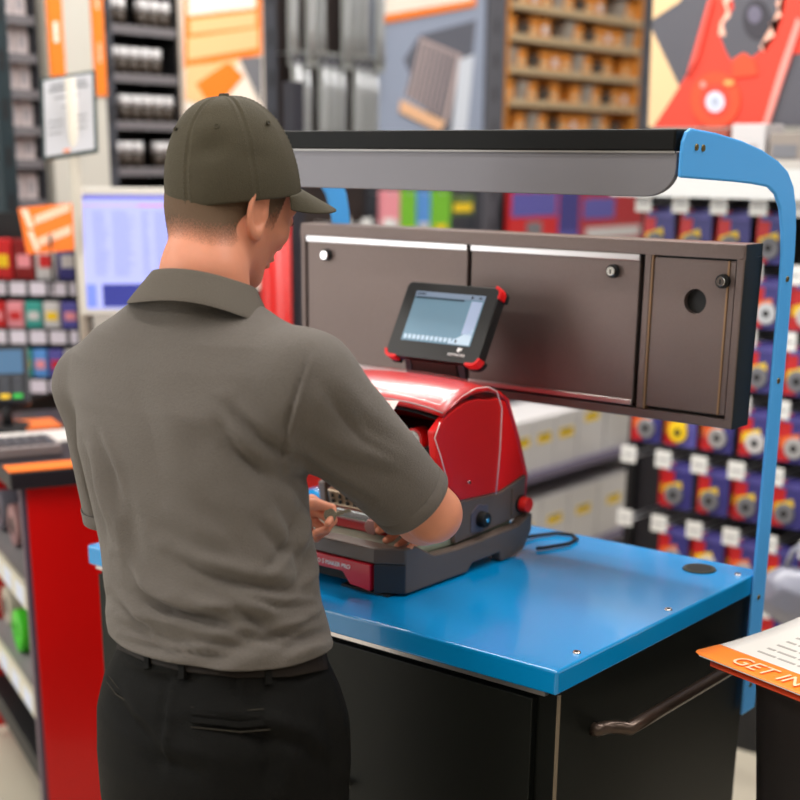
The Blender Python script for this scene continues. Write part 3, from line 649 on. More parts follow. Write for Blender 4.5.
def hand_prims(wr, fwd, pal, thumb_side, curls, spread, scale=1., thumb=None):
    # fwd: wrist to knuckles, pal: out of the palm, thumb_side: unit vector towards the thumb
    fwd = np.array(fwd, float); fwd /= np.linalg.norm(fwd); pal = np.array(pal, float); pal -= fwd*(pal@fwd); pal /= np.linalg.norm(pal); th = np.cross(fwd, pal)
    if th@np.array(thumb_side) < 0: th = -th
    pr = []; s = scale; kn = []
    for i, (o, L) in enumerate(((.030, .088), (.010, .092), (-.011, .087), (-.030, .078))):
        k = wr+fwd*L*s+th*o*s; kn.append(k); pr.append(('p', wr+fwd*.012*s+th*o*.5*s, k, .0150*s, .0115*s))
    lens = ((.043, .025, .020), (.047, .029, .021), (.043, .027, .020), (.034, .020, .018))
    rad = ((.0093, .0083, .0075, .0066), (.0095, .0085, .0076, .0067), (.0090, .0080, .0072, .0063), (.0080, .0070, .0063, .0055))
    for i in range(4):
        p0 = kn[i]; a = 0; sp = spread[i]
        for j in range(3):
            a += curls[i][j]; dr_ = fwd*math.cos(a)+pal*math.sin(a)+th*sp*(1 if j == 0 else .5); dr_ /= np.linalg.norm(dr_)
            p1 = p0+dr_*lens[i][j]*s; pr.append((i, p0, p1, rad[i][j]*s, rad[i][j+1]*s)); p0 = p1
    t0 = wr+fwd*.024*s+th*.022*s+pal*.006*s
    pts = [t0]
    for v, L in thumb:
        dr_ = fwd*v[0]+th*v[1]+pal*v[2]; dr_ /= np.linalg.norm(dr_); pts.append(pts[-1]+dr_*L*s)
    rt = (.0150, .0118, .0100, .0082)
    for j in range(3): pr.append(('t', pts[j], pts[j+1], rt[j]*s, rt[j+1]*s))
    return pr
def hand_fn(pr):
    def f(p):
        palm = None; out = None
        for k, a, b, r1, r2 in pr:
            if k == 'p':
                d = cone(p, a, b, r1, r2); palm = d if palm is None else smin(palm, d, .012)
        for key in (0, 1, 2, 3, 't'):
            fd = None
            for k, a, b, r1, r2 in pr:
                if k == key:
                    d = cone(p, a, b, r1, r2); fd = d if fd is None else smin(fd, d, .003)
            out = fd if out is None else np.minimum(out, fd)
        return smin(palm, out, .007)
    return f
dn = np.array([0, 0, -1.])
# right hand reaches forward over the tray and curls its fingers down round the clamp lever
hR = hand_prims(WRR, W*.90+U*.22+dn*.22, dn*.75-U*.55, -U*.5+dn*-.6, ((1.0, 1.2, .6), (1.05, 1.25, .6), (1.1, 1.25, .6), (1.15, 1.25, .6)), (.06, .02, -.03, -.07), .93,
                thumb=(((.75, .55, .55), .040), ((.85, .15, .6), .032), ((.8, -.15, .6), .027)))
# left hand comes in from the left and pinches the key between thumb and forefinger
hL = hand_prims(WRL+U*.0, U*.95+W*.25+np.array([0, 0, .06]), dn*.35-W*.75-U*.1, np.array([0, 0, 1.]), ((.75, 1.0, .45), (.95, 1.25, .7), (1.1, 1.35, .8), (1.2, 1.4, .8)), (.02, .0, -.02, -.04), .93,
                thumb=(((.75, .60, .30), .042), ((.95, .10, .50), .034), ((.98, -.25, .22), .028)))
fR, fL = hand_fn(hR), hand_fn(hL)
def full_fn(p): return smin(smin(body_fn(p), fR(p), .012), fL(p), .012)
def forearm_fn(which):
    f = fR if which == 'R' else fL
    def g(p): return smin(body_arm(p, which), f(p), .012)
    return g
def body_arm(p, w):
    S_, E_, X_ = (SHR, ELR, WRR) if w == 'R' else (SHL, ELL, WRL)
    m = E_*.68+X_*.32
    d = cone(p, S_, E_, .053, .042)
    return smin(d, smin(cone(p, E_, m, .0405, .043), cone(p, m, X_, .043, .027), .02), .012)
bv, bq = [], []
def addpart(V, Q): bq.append(Q+sum(len(v) for v in bv)); bv.append(V)
hb_lo, hb_hi = np.minimum(HEAD, NECK)-.15, np.maximum(HEAD, NECK)+.15
# head and neck, fine
Vh, Qh, _ = nets(lambda p: smin(ear_fn(p), smin(head_fn(p), smin(cone(p, HL(-.022, 0, -.045), NB+np.array([0, 0, .02]), .055, .058), cone(p, NB+np.array([0, 0, .03]), NB+np.array([0, 0, -.05]), .056, .068), .03), .035), .006), hb_lo, hb_hi, .0024)
addpart(Vh, Qh)
for w, pr in (('R', hR), ('L', hL)):
    E_, X_ = (ELR, WRR) if w == 'R' else (ELL, WRL); S_ = SHR if w == 'R' else SHL
    mid = E_*.6+S_*.4
    pts = np.array([mid, E_, X_]+[q_[2] for q_ in pr]); g = forearm_fn(w)
    Vp, Qp, _ = nets(g, pts.min(0)-.055, pts.max(0)+.055, .0026); addpart(Vp, Qp)
def trunk_fn(p):
    d = cone(p, NB+np.array([0, 0, .03]), NB+np.array([0, 0, -.09]), .052, .070)
    d = smin(d, np.maximum(stack(p, RB, ZHEM-.14, ZTOP-.012, kz=.03), .006*0+stack(p, RB, ZHEM-.14, ZTOP-.012, kz=.03)+.018*np.clip((ZHEM+.10-p[..., 2])/.08, 0, 1)), .03)
    d = smin(d, cone(p, P(150, 350, 2.03), SHL, .045, .052), .04); d = smin(d, cone(p, P(245, 350, 1.97), SHR, .045, .055), .04)
    d = smin(d, cone(p, SHR, SHR*.25+ELR*.75, .053, .040), .025); d = smin(d, cone(p, SHL, SHL*.25+ELL*.75, .050, .040), .025)
    d = smin(d, legs_fn(p, -.022), .02)
    return d
# legs
HIPC = P(222, 700, 2.02); rv, fv = rightv(TH), facing(TH)
def leg_pts(s):
    hip = HIPC+rv*.088*s+np.array([0, 0, -.03]); knee = HIPC+rv*.10*s+fv*.03+np.array([0, 0, 0]); knee = np.array([knee[0], knee[1], .50]); an = HIPC+rv*.12*s-fv*.01; an = np.array([an[0], an[1], .085])
    return hip, knee, an
def legs_fn(p, o=0, an_r=.042):
    d = None
    for s in (1, -1):
        h_, k_, a_ = leg_pts(s); e = smin(cone(p, h_, k_, .098+o, .066+o), cone(p, k_, a_, .064+o, an_r+o), .02)
        d = e if d is None else smin(d, e, .02)
    return d
lo = np.array([HIPC[0]-.42, HIPC[1]-.36, .05]); hi = np.array([HIPC[0]+.42, HIPC[1]+.42, ZTOP+.1])
pts = np.array([SHR, SHL, NECK, HIPC+.25, HIPC-.25]); lo = pts.min(0)-.1; hi = pts.max(0)+.1; lo[2] = .04; hi[2] = ZTOP+.06
Vt, Qt, _ = nets(trunk_fn, lo, hi, .011); addpart(Vt, Qt)
body = npmesh('body', np.concatenate(bv), np.concatenate(bq), skin, person)
# ---- hair: a thin cropped layer under the cap, fading out towards the neck
def hair_fn(p): return smin(head_fn_noear(p), smin(cone(p, HL(-.022, 0, -.045), NB+np.array([0, 0, .02]), .055, .058), cone(p, NB+np.array([0, 0, .03]), NB+np.array([0, 0, -.05]), .056, .068), .03), .035)-.0011
def head_fn_noear(p):
    q = (p-HEAD)@HR.T; d = ell(q, (-.006, 0, .018), (.098, .0755, .092))
    d = smin(d, ell(q, (.030, 0, -.040), (.064, .058, .072)), .03); return smin(d, ell(q, (-.035, 0, -.030), (.056, .060, .060)), .03)
Vr, Qr, _ = nets(hair_fn, hb_lo+.02, hb_hi-.02, .003)
ql = (Vr-HEAD)@HR.T
def hline(q_): return np.interp(q_[:, 0], [-.1, -.065, -.03, -.005, .010, .034], [-.112, -.108, -.092, -.064, -.058, -.038])
line = hline(ql)   # lower limit of the hair
front = (ql[:, 0] > .044) & (ql[:, 2] < .05)
fade = np.clip((ql[:, 2]-line)/.038, 0, 1)*np.clip((.046-ql[:, 0])/.006, 0, 1)
keepv = (fade > 0.0) & ~front; kq = keepv[Qr].all(1); Qk = Qr[kq]; used = np.unique(Qk); rm = -np.ones(len(Vr), int); rm[used] = np.arange(len(used))
hairm = mat('cropped_hair', (98, 76, 56), .8)
nt = hairm.node_tree; bsd = nt.nodes['Principled BSDF']
at = nt.nodes.new('ShaderNodeAttribute'); at.attribute_name = 'fade'
tcn_ = nt.nodes.new('ShaderNodeTexCoord'); nz = nt.nodes.new('ShaderNodeTexNoise'); nz.inputs['Scale'].default_value = 600; nz.inputs['Detail'].default_value = 2
mp = nt.nodes.new('ShaderNodeMapping'); mp.inputs['Scale'].default_value = (1, 1, .35); nt.links.new(tcn_.outputs['Object'], mp.inputs[0]); nt.links.new(mp.outputs[0], nz.inputs['Vector'])
ad = nt.nodes.new('ShaderNodeMath'); ad.operation = 'ADD'; nt.links.new(at.outputs['Fac'], ad.inputs[0]); nt.links.new(nz.outputs['Fac'], ad.inputs[1])
mr = nt.nodes.new('ShaderNodeMapRange'); mr.inputs[1].default_value = .5; mr.inputs[2].default_value = 1.4; mr.inputs[3].default_value = 0; mr.inputs[4].default_value = .92
nt.links.new(ad.outputs[0], mr.inputs[0]); nt.links.new(mr.outputs[0], bsd.inputs['Alpha'])
bpn = nt.nodes.new('ShaderNodeBump'); bpn.inputs['Strength'].default_value = .5; bpn.inputs['Distance'].default_value = .002; nt.links.new(nz.outputs['Fac'], bpn.inputs['Height']); nt.links.new(bpn.outputs[0], bsd.inputs['Normal'])
hair = npmesh('hair', Vr[used], rm[Qk], hairm, person)
atr = hair.data.attributes.new('fade', 'FLOAT', 'POINT'); 
vv = np.array([v.co[:] for v in hair.data.vertices]); ql2 = (vv-HEAD)@HR.T
line2 = hline(ql2)
atr.data.foreach_set('value', (np.clip((ql2[:, 2]-line2)/.045, 0, 1)*np.clip((.046-ql2[:, 0])/.006, 0, 1)).astype(np.float32))
# eyebrows
for s in (1, -1):
    MB().tube([HL(.0935-.002*i*i*.25, s*(.014+.0095*i), .0185+.003*math.sin(i*.9)) for i in range(5)], [.0018, .003, .003, .0025, .001], 8).build('eyebrow', mat('brow_brown', (90, 62, 42), .8), person)
    MB().cyl(HL(.0905, s*.031, -.004), HL(.0925, s*.031, -.005), .005, n=16).build('iris', mat('iris_brown', (60, 42, 30), .2), person)
# ---- cap
capm = mat('olive_cotton_twill', (74, 68, 54), .78, bump=.6, bscale=520, var=.12, vscale=240, spec=.25)
CAPC = HEAD+np.array([0, 0, 0]); 
cpit = math.radians(-3.5); CFp = HFC*math.cos(cpit)+np.array([0, 0, -math.sin(cpit)]); CR = rotm(CFp)
capo = P(234, 198, 2.045)
def CL(x, y, z): return capo+np.array([x, y, z])@CR
NA, NT = 144, 34
rows = []
for j in range(NT+1):
    t = j/NT; row = []
    for i in range(NA):
        a = 2*math.pi*i/NA
        ca, sa = math.cos(a), math.sin(a)
        ph = t*math.pi/2
        R_ = math.cos(ph)**.80 if j < NT else 0
        rx, ry = (.1035 if ca < 0 else .1045), .0885
        x = rx*ca*R_*(1+.035*math.sin(2*ph)); y = ry*sa*R_*(1+.035*math.sin(2*ph)); z = .142*math.sin(ph)**1.05
        x -= .004*math.sin(ph)
        # seams along six meridians
        k = (a-math.radians(20))/(math.pi/3); dsm = abs(k-round(k))*(math.pi/3)*.09*R_
        g = -.0016*math.exp(-(dsm/.0016)**2)+.0008*math.exp(-((dsm-.0042)/.0016)**2)
        # dents at the back right
        g += -.004*math.exp(-((a-math.radians(222))/.30)**2-((t-.36)/.07)**2)+.0025*math.exp(-((a-math.radians(222))/.4)**2-((t-.52)/.08)**2)
        g += -.002*math.exp(-((a-math.radians(262))/.22)**2-((t-.28)/.06)**2)
        r = math.hypot(x, y)+1e-9; x += x/r*g; y += y/r*g; z += g*math.sin(ph)
        if t < .08: x *= 1-.010*(1-t/.08); y *= 1-.010*(1-t/.08)
        z0 = -.006*max(0, -ca)**2-(.002 if ca > .5 else 0)
        row.append(CL(x, y, z+z0*(1-t)))
    rows.append(row)
inner = [[p_+(capo-p_)*.028 for p_ in r] for r in rows[:3]][::-1]
cap = MB().grid(inner+rows, closed=True).build('cap', capm, person, sub=1)
MB().cyl(CL(-.004, 0, .1405), CL(-.004, 0, .1455), .0085, .0065, 20).build('cap_button', capm, cap, bevel=.001)
# stitching beside the seams
st = mat('stitch_thread', (92, 86, 72), .7)
def cappt(a, t, off=.0005):
    ca, sa = math.cos(a), math.sin(a); ph = t*math.pi/2; R_ = math.cos(ph)**.80
    rx = .1035 if ca < 0 else .1045
    return CL(rx*ca*R_*(1+.035*math.sin(2*ph))*(1+off/.1)-.004*math.sin(ph), .0885*sa*R_*(1+.035*math.sin(2*ph))*(1+off/.1), .142*math.sin(ph)**1.05*(1+off/.12)-.006*max(0, -ca)**2*(1-t))
ms = MB()
for k in range(6):
    for sgn in (-1, 1):
        for i in range(26):
            t = .03+i*.034; da = sgn*.0048/(.09*max(.15, math.cos(t*math.pi/2)**.8))
            a = math.radians(60*k+20)+da
            if abs(math.degrees(a) % 360-222) < 22 and .25 < t < .55: continue
            ms.tube([cappt(a, t), cappt(a, t+.016)], .00035, 4)
ms.build('stitching', st, cap)
for i in range(6):
    a = math.radians(60*i+50); ph = .52*math.pi/2
    def pt(off): 
        R_ = (math.cos(ph)**.80)*(1+.035*math.sin(2*ph))
        return CL((.1035+off)*math.cos(a)*R_-.004, (.0885+off)*math.sin(a)*R_, (.142+off)*math.sin(ph)**1.05)
    aa, tt_ = a, .52; o1 = cappt(aa, tt_, .0004); nn = np.cross(cappt(aa+.02, tt_, 0)-cappt(aa-.02, tt_, 0), cappt(aa, tt_+.02, 0)-cappt(aa, tt_-.02, 0)); nn /= np.linalg.norm(nn); nn = nn if nn@(o1-capo) > 0 else -nn; o0 = o1-nn*.002; o1 = o1+nn*.0022
    t_ = np.cross(nn, [0, 0, 1.]); t_ /= np.linalg.norm(t_); b_ = np.cross(nn, t_)
    MB().tube([o1+(t_*math.cos(q_)+b_*math.sin(q_))*.0032 for q_ in [2*math.pi*k/16 for k in range(17)]], .0009, 6).cyl(o0, o1-nn*.0008, .0022, n=12, mi=1).build('eyelet', [capm, darkhole], cap)
# brim
br = []
for j in range(9):
    t = j/8; row = []
    for i in range(33):
        s = -1+2*i/32; a = s*math.radians(66)
        bx, by = .1035*math.cos(a), .0875*math.sin(a)
        ext = .071*max(0, 1-abs(s)**2.6)**.75
        x = bx+ext*t; y = by*(1-.06*t*(1-abs(s)))
        z = .006-.52*ext*t*.75-(y/.088)**2*.020*(.25+.75*t)-.008*t
        row.append(CL(x, y, z))
    br.append(row)
MB().grid(br).build('brim', capm, cap, solid=.0032, sub=1)
# ---- trousers
trm = mat('black_brown_twill', (10, 9, 7), .72, bump=.6, bscale=500, spec=.15)
trings = [(600, 128, 318, 2.0, TH, .72), (632, 120, 324, 2.0, TH, .72), (655, 113, 329, 2.005, TH, .74), (680, 103, 339, 2.01, TH, .78), (710, 97, 346, 2.015, TH, .82), (750, 96, 348, 2.02, TH, .80), (790, 98, 347, 2.03, TH, .76), (830, 100, 345, 2.03, TH, .70)]
TRR = ringparams(trings, .003); ZW = P(218, 634, 1.9)[2]
def tr_fn(p):
    h_, k_, a_ = leg_pts(1)
    d = stack(p, TRR, P(218, 830, 2.03)[2], ZW+.03, ex=2.2, kz=.05)
    l = legs_fn(p, .004, .052)
    return smin(d, l, .03)
pts = np.array([HIPC+.26, HIPC-.26]); lo = pts.min(0); hi = pts.max(0); lo[2] = .06; hi[2] = ZW+.08
Vq, Qq, Gq = nets(tr_fn, lo, hi, .008)
q, dep = topx(Vq); vd = Vq-CAM; vd /= np.linalg.norm(vd, axis=1, keepdims=True); fc = np.clip(-(vd*Gq).sum(1)*3, 0, 1)
disp = np.zeros(len(Vq))
for pts_, w, a in [([(190, 722), (240, 730), (300, 745), (330, 770)], 8, -4), ([(110, 690), (130, 720), (150, 740)], 7, -4), ([(168, 668), (163, 720), (160, 780)], 3.0, -2.5), ([(236, 665), (236, 700)], 2.5, -2.0),
                   ([(250, 700), (270, 760), (262, 800)], 12, -4), ([(140, 730), (160, 760), (200, 775)], 9, -4), ([(320, 690), (335, 740), (330, 800)], 7, -3), ([(120, 668), (150, 680), (200, 678)], 6, -3), ([(260, 670), (300, 676), (330, 668)], 6, -3)]:
    crease(disp, q, pts_, w, a*mm_)
Vq = Vq+Gq*(disp*fc)[:, None]
trousers = npmesh('trousers', Vq, Qq, trm, person, solid=.002, cuts=[((0, 0, ZW), (0, 0, 1)), ((0, 0, .075), (0, 0, -1))])
def surf(x, y, fn, d0=1.6, d1=2.4):   # first hit of the pixel's sight line on a distance field
    r_ = ray(x, y); d = d0
    for _ in range(80):
        s = float(fn((CAM+r_*d)[None])[0])
        if s < .0003: break
        d += s*.7
    p = CAM+r_*d; e = .004; g = np.array([float(fn((p+e*np.eye(3)[i])[None])[0]-fn((p-e*np.eye(3)[i])[None])[0]) for i in range(3)]); return p, g/np.linalg.norm(g)
def strip(name, pts, wid, hgt, m, parent, fn, seg=6):
    ps = []
    for i in range(len(pts)-1):
        for k in range(seg): t = k/seg; ps.append((pts[i][0]*(1-t)+pts[i+1][0]*t, pts[i][1]*(1-t)+pts[i+1][1]*t))
    ps.append(pts[-1]); S3 = [surf(x, y, fn) for x, y in ps]; rows = []
    P3 = [s[0] for s in S3]
    for i, (p, n) in enumerate(S3):
        d_ = P3[min(i+1, len(P3)-1)]-P3[max(i-1, 0)]; d_ /= np.linalg.norm(d_); s = np.cross(n, d_); s /= np.linalg.norm(s)
        rows.append([p-s*wid-n*.002, p-s*wid+n*hgt, p+s*wid+n*hgt, p+s*wid-n*.002])
    b = MB().grid(rows, closed=True, smooth=False); b.poly(rows[0]); b.poly(rows[-1])
    return b.build(name, m, parent, bevel=.0008)
beltm = mat('dark_leather', (30, 23, 18), .6, spec=.2)
strip('belt', [(121, 640), (150, 653), (185, 662), (240, 668), (290, 667), (324, 660)], .0135, .0045, beltm, trousers, tr_fn, 8)
trs = mat('trouser_stitch', (58, 52, 42), .8)
for (x, y) in ((150, 652), (184, 662), (268, 667)):
    strip('belt_loop', [(x, y-12), (x, y+18)], .005, .008, trm, trousers, tr_fn, 3)
strip('welt_pocket', [(192, 712), (240, 716), (288, 712)], .004, .0025, trm, trousers, tr_fn)
strip('welt_pocket', [(192, 720), (240, 725), (288, 721)], .004, .0025, trm, trousers, tr_fn)
for pts_ in ([(191, 707), (240, 711), (290, 707)], [(191, 727), (240, 732), (290, 728)], [(109, 676), (118, 688), (129, 696)], [(107, 682), (116, 694), (128, 702)]):
    strip('pocket_stitching', pts_, .0006, .0012, trs, trousers, tr_fn)
strip('welt_pocket', [(108, 678), (117, 690), (130, 698)], .003, .003, trm, trousers, tr_fn)
# shoes
shm = mat('black_leather', (18, 17, 16), .35, coat=.3)
for s in (1, -1):
    h_, k_, a_ = leg_pts(s); ft = fv
    def shoe(p):
        d = ell(p, a_+ft*.055+np.array([0, 0, -.04]), (.145, .048, .045), np.array([ft, np.cross([0, 0, 1.], ft), [0, 0, 1.]]))
        d = smin(d, cone(p, a_+np.array([0, 0, -.01]), a_+np.array([0, 0, .035]), .046, .05), .03)
        return smax(d, (.004-p[..., 2]), .004)
    Vs, Qs, _ = nets(shoe, a_-np.array([.24, .24, .11]), a_+np.array([.24, .24, .12]), .008)
    npmesh('shoe', Vs, Qs, shm, person)
# ---- key pinched in the left hand
tipi = [q_ for q_ in hL if q_[0] == 0][-1][2]; tipt = [q_ for q_ in hL if q_[0] == 't'][-1][2]
kc = (tipi+tipt)/2
kd = U*.95+np.array([0, 0, .22]); kd /= np.linalg.norm(kd); kn = np.array([0, 0, 1.])-kd*kd[2]; kn = kn*.4-W*.9; kn -= kd*(kn@kd); kn /= np.linalg.norm(kn); ks = np.cross(kn, kd)
kb_ = MB()
kb_.prism([kc+kd*.003+kd*.012*math.cos(a)*.9+ks*.012*math.sin(a)-kn*.001 for a in [2*math.pi*i/20 for i in range(20)]], kn*.0022)
kb_.prism([kc+kd*x+ks*y-kn*.001 for x, y in ((.012, -.004), (.020, -.004), (.022, -.002), (.024, -.004), (.027, -.0015), (.030, -.0035), (.033, -.001), (.036, -.003), (.040, 0), (.037, .004), (.012, .004))], kn*.002)
tag(kb_.build('key', mat('nickel_key', (200, 190, 165), .25, metal=.9), None, bevel=.0003), 'small silvery key pinched between thumb and forefinger above the clamp', 'key')
# ================================================================ STORE BACKGROUND
BLK = mat('fixture_black', (24, 24, 27), .55); DKG = mat('fixture_dark_grey', (62, 64, 72), .5); WHT = mat('carton_white', (208, 205, 206), .55)
TAG = mat('price_card', (238, 238, 236), .5); ORG = mat('poster_orange', (250, 130, 30), .6); PAL = mat('poster_pale', (250, 236, 222), .6)
RED = mat('pack_red', (205, 34, 38), .4); BLU = mat('pack_blue', (62, 58, 132), .4); YEL = mat('pack_yellow', (250, 210, 30), .4); GRN = mat('pack_green', (120, 190, 50), .45)
PNK = mat('pack_pink', (236, 150, 160), .45); PUR = mat('pack_violet', (92, 88, 168), .4); ORP = mat('pack_orange', (240, 120, 50), .4); SLV = mat('tool_silver', (190, 192, 196), .3, metal=.7)
GRY = mat('tool_grey', (120, 120, 126), .45); TEAL = mat('pack_teal', (60, 160, 150), .45); SKYB = mat('pack_sky', (90, 150, 220), .45)
def cp(o, loc, parent=None):   # copy a thing with its parts and their sub-parts
    c = o.copy(); C.objects.link(c)
    if parent is None: c.location = Vector([float(v) for v in loc])
    else: c.parent = parent
    for ch in kids(o): cp(ch, None, c)
    return c
def kids(o): return [x for x in bpy.data.objects if x.parent == o]
def at0(mb_name, mb, mats, parent=None, **k): return mb.build(mb_name, mats, parent, **k)
# ---- the room
def struct(o): return tag(o, kind='structure')
flm = mat('floor_tile', (196, 188, 170), .35, var=.10, vscale=3)
struct(MB().box((-7, -3.5, -.1), (4, 8, 0)).build('floor', flm))
struct(MB().box((-7, -3.5, 3.6), (4, 8, 3.7)).build('ceiling', mat('ceiling_white', (215, 215, 212), .8)))
wm = mat('wall_paint', (205, 203, 198), .8)
struct(MB().box((-7.1, -3.5, 0), (-7, 8, 3.6)).build('wall_left', wm)); struct(MB().box((4, -3.5, 0), (4.1, 8, 3.6)).build('wall_right', wm))
struct(MB().box((-7, 8, 0), (4, 8.1, 3.6)).build('wall_back', wm)); struct(MB().box((-7, -3.6, 0), (4, -3.5, 3.6)).build('wall_front', wm))
lampm = mat('lamp_diffuser', (255, 250, 240), .5, emit=3.0)
LX = -3.8
def L(x, y): return onx(x, y, LX)
def LY(x): return float(L(x, 110)[1])
def LZ(x, y): return float(L(x, y)[2])
def post(name, x0, x1, m, label, cat, z1=3.05, z0=0, dx=.02, grp=None):
    o = MB().box((LX-.08, LY(x0), z0), (LX+dx, LY(x1), z1)); n = 1
    for k in range(18): o.box((LX+dx, (LY(x0)+LY(x1))/2-.008, z0+.1+k*.14), (LX+dx+.001, (LY(x0)+LY(x1))/2+.008, z0+.16+k*.14), 1)
    return tag(o.build(name, [m, BLK], None, bevel=.003), label, cat, grp)
post('shelf_upright', -6, 9, mat('upright_teal_black', (30, 46, 52), .5), 'dark teal upright at the far left edge of the shelving', 'upright')
post('shelf_upright', 102, 112, DKG, 'dark grey upright left of the tall black shelf tower', 'upright')
post('shelf_upright', 262, 274, DKG, 'dark grey upright right of the orange and white poster behind the cap', 'upright')
post('shelf_upright', 482, 500, mat('upright_grey', (88, 88, 96), .5), 'grey upright left of the tan parts rack', 'upright')
post('shelf_upright', 636, 650, mat('upright_grey', (88, 88, 96), .5), 'grey upright between the tan parts rack and the red pliers poster', 'upright')
# ---- posters
def poster(name, label, x0, x1, zb, polys, base, zt=3.05):
    y0, y1 = LY(x0), LY(x1)
    b = MB().box((LX-.02, y0, zb), (LX+.012, y1, zt), 0); ms = [base]; k = 0
    for pts, m in polys:
        if m not in ms: ms.append(m)
        k += 1; q = []
        for (x, y) in pts:
            p = onx(x, y, LX+.012+.0006*k); q.append((LX+.012, min(max(p[1], y0), y1), min(max(p[2], zb), zt)))
        b.prism(q, (.0006*k, 0, 0), ms.index(m))
    return tag(b.build(name, ms), label, 'poster')
ob = mat('poster_apricot', (255, 196, 140), .6)
poster('wall_poster', 'orange and white printed poster right behind the person and the cap', 183, 262, 1.2, [([(184, -60), (262, -60), (262, 55), (184, 68)], ORG), ([(188, -50), (256, -50), (256, 8), (188, 16)], PAL),
       ([(190, 20), (256, 12), (256, 26), (190, 34)], ob), ([(188, 38), (258, 28), (258, 48), (188, 60)], ob), ([(186, 66), (240, 60), (205, 105), (186, 100)], ob), ([(196, 84), (228, 62), (244, 76), (214, 112)], ORG), ([(240, 58), (262, 56), (262, 105)], GRY)], PAL)
gp1 = mat('poster_blue_grey', (150, 160, 182), .6); gp2 = mat('poster_slate', (96, 98, 110), .6); gp3 = mat('poster_rose_grey', (188, 168, 166), .6)
bits = [([(375, 40), (476, 12), (476, 140), (375, 140)], gp1), ([(420, 35), (476, 20), (466, 120), (440, 140), (404, 60)], gp2), ([(420, 37), (462, 55), (448, 122), (405, 95)], gp3)]
for i in range(9): bits.append(([(418+i*4.6, 40+i*1.9), (420+i*4.6, 40+i*1.9), (408+i*4.4, 96+i*3), (406+i*4.4, 96+i*3)], gp2))
bits += [([(460, 60), (474, 55), (466, 140), (452, 140)], mat('poster_light', (214, 220, 232), .6)), ([(402, 100), (446, 122), (440, 132), (400, 112)], mat('poster_peach', (240, 190, 150), .6)), ([(374, -60), (476, -60), (476, 6), (374, 24)], ORG), ([(378, -60), (472, -60), (472, 0), (378, 16)], PAL)]
poster('wall_poster', 'poster with orange top and a grey drill bit picture left of the tan parts rack', 373, 481, 1.63, bits, gp1)
# white pillar and its orange banners
pil = MB().box((LX-.15, LY(44.5), 0), (LX+.03, LY(101), 3.05)).build('trim_1', mat('pillar_cream', (200, 197, 188), .6)); struct(pil)
def banner(x0, x1, yb, label):
    zb = LZ((x0+x1)/2, yb)
    b = MB().box((LX+.029, LY(x0), zb), (LX+.036, LY(x1), 3.05)); p = (LY(x0)+LY(x1))/2
    for k in range(6): b.box((LX+.036, LY(x0)+.02, zb+.1+k*.16), (LX+.0366, LY(x1)-.02, zb+.16+k*.16), 1)
    return tag(b.build('banner', [ORG, PAL]), label, 'banner')
banner(46, 61, 77, 'orange banner strip on the left side of the cream pillar'); banner(90, 101, 96, 'narrow orange banner strip on the right side of the cream pillar')
# ---- shelf towers
def tower(x0, x1, rows, label, m, depth=.08):
    t = empty('shelf_tower', (LX, (LY(x0)+LY(x1))/2, 0), label, 'shelving'); y0, y1 = LY(x0), LY(x1)
    MB().box((LX-.12-depth, y0, 0), (LX-.10-depth, y1, 3.05)).build('back_panel', m, t)
    for yy in (y0, y1-.012): MB().box((LX-.10-depth, yy, 0), (LX-.01, yy+.012, 3.05)).build('side_panel', m, t)
    zs = []
    for yr in rows:
        z = LZ((x0+x1)/2, yr); zs.append(z)
        s = MB().box((LX-.10-depth, y0+.012, z-.02), (LX-.012, y1-.012, z)).build('shelf', m, t)
        MB().box((LX-.012, y0+.012, z-.026), (LX-.008, y1-.012, z+.002)).build('price_strip', mat('strip_grey', (112, 108, 112), .5), s)
    return t, y0, y1, zs
t, y0, y1, zs = tower(112, 183, [-22, 27, 75, 122, 168, 215], 'tall black shelf tower stocked with small white topped packs behind the monitor', BLK)
proto = None; n = 6
for r, z in enumerate(zs[:5]):
    for k in range(n):
        if (r*7+k*3) % 8 == 5: continue
        lab = f'small white topped pack, {ORD[k]} from left on {["top", "second", "third", "fourth", "lowest"][r]} shelf of black tower'
        yy = y0+.035+(y1-y0-.07)*k/(n-1); h = .085
        if proto is None:
            proto = empty('tub', (LX-.045, yy, z))
            MB().cyl((0, 0, 0), (0, 0, .05), .024, n=14).build('tub_body', mat('tub_dark', (58, 48, 40), .5), proto)
            MB().cyl((0, 0, .05), (0, 0, .085), .026, .024, 14).build('lid', mat('tub_white', (214, 212, 214), .4), proto)
            for q_ in kids(proto): q_.matrix_parent_inverse = Matrix.Identity(4)
            c = proto
        else: c = cp(proto, (LX-.045, yy, z))
        tag(c, lab, 'container', 'white topped packs on the black shelf tower')
t, y0, y1, zs = tower(9, 45, [16, 54, 90, 127, 160, 200, 240], 'narrow grey shelf tower of pale cartons at the far left', DKG)
wc_ = None
for r, z in enumerate(zs):
    for k in range(2):
        yy = y0+.014+(y1-y0-.028)*k/2; w = (y1-y0-.032)/2; lab = f'pale carton, {["left", "right"][k]} one on {ORD[r]} shelf down of far left grey tower'
        if wc_ is None:
            wc_ = empty('carton', (LX-.04, yy, z)); MB().box((-.1, .002, .0005), (0, w, .085)).build('carton_body', mat('carton_rose_white', (206, 192, 192), .6), wc_, bevel=.002)
            MB().box((0, w*.3, .02), (.001, w*.7, .055)).build('carton_label', mat('label_grey', (168, 160, 165), .6), wc_)
            for q_ in kids(wc_): q_.matrix_parent_inverse = Matrix.Identity(4)
            c = wc_
        else: c = cp(wc_, (LX-.04, yy, z))
        tag(c, lab, 'box', 'pale cartons in the grey tower')
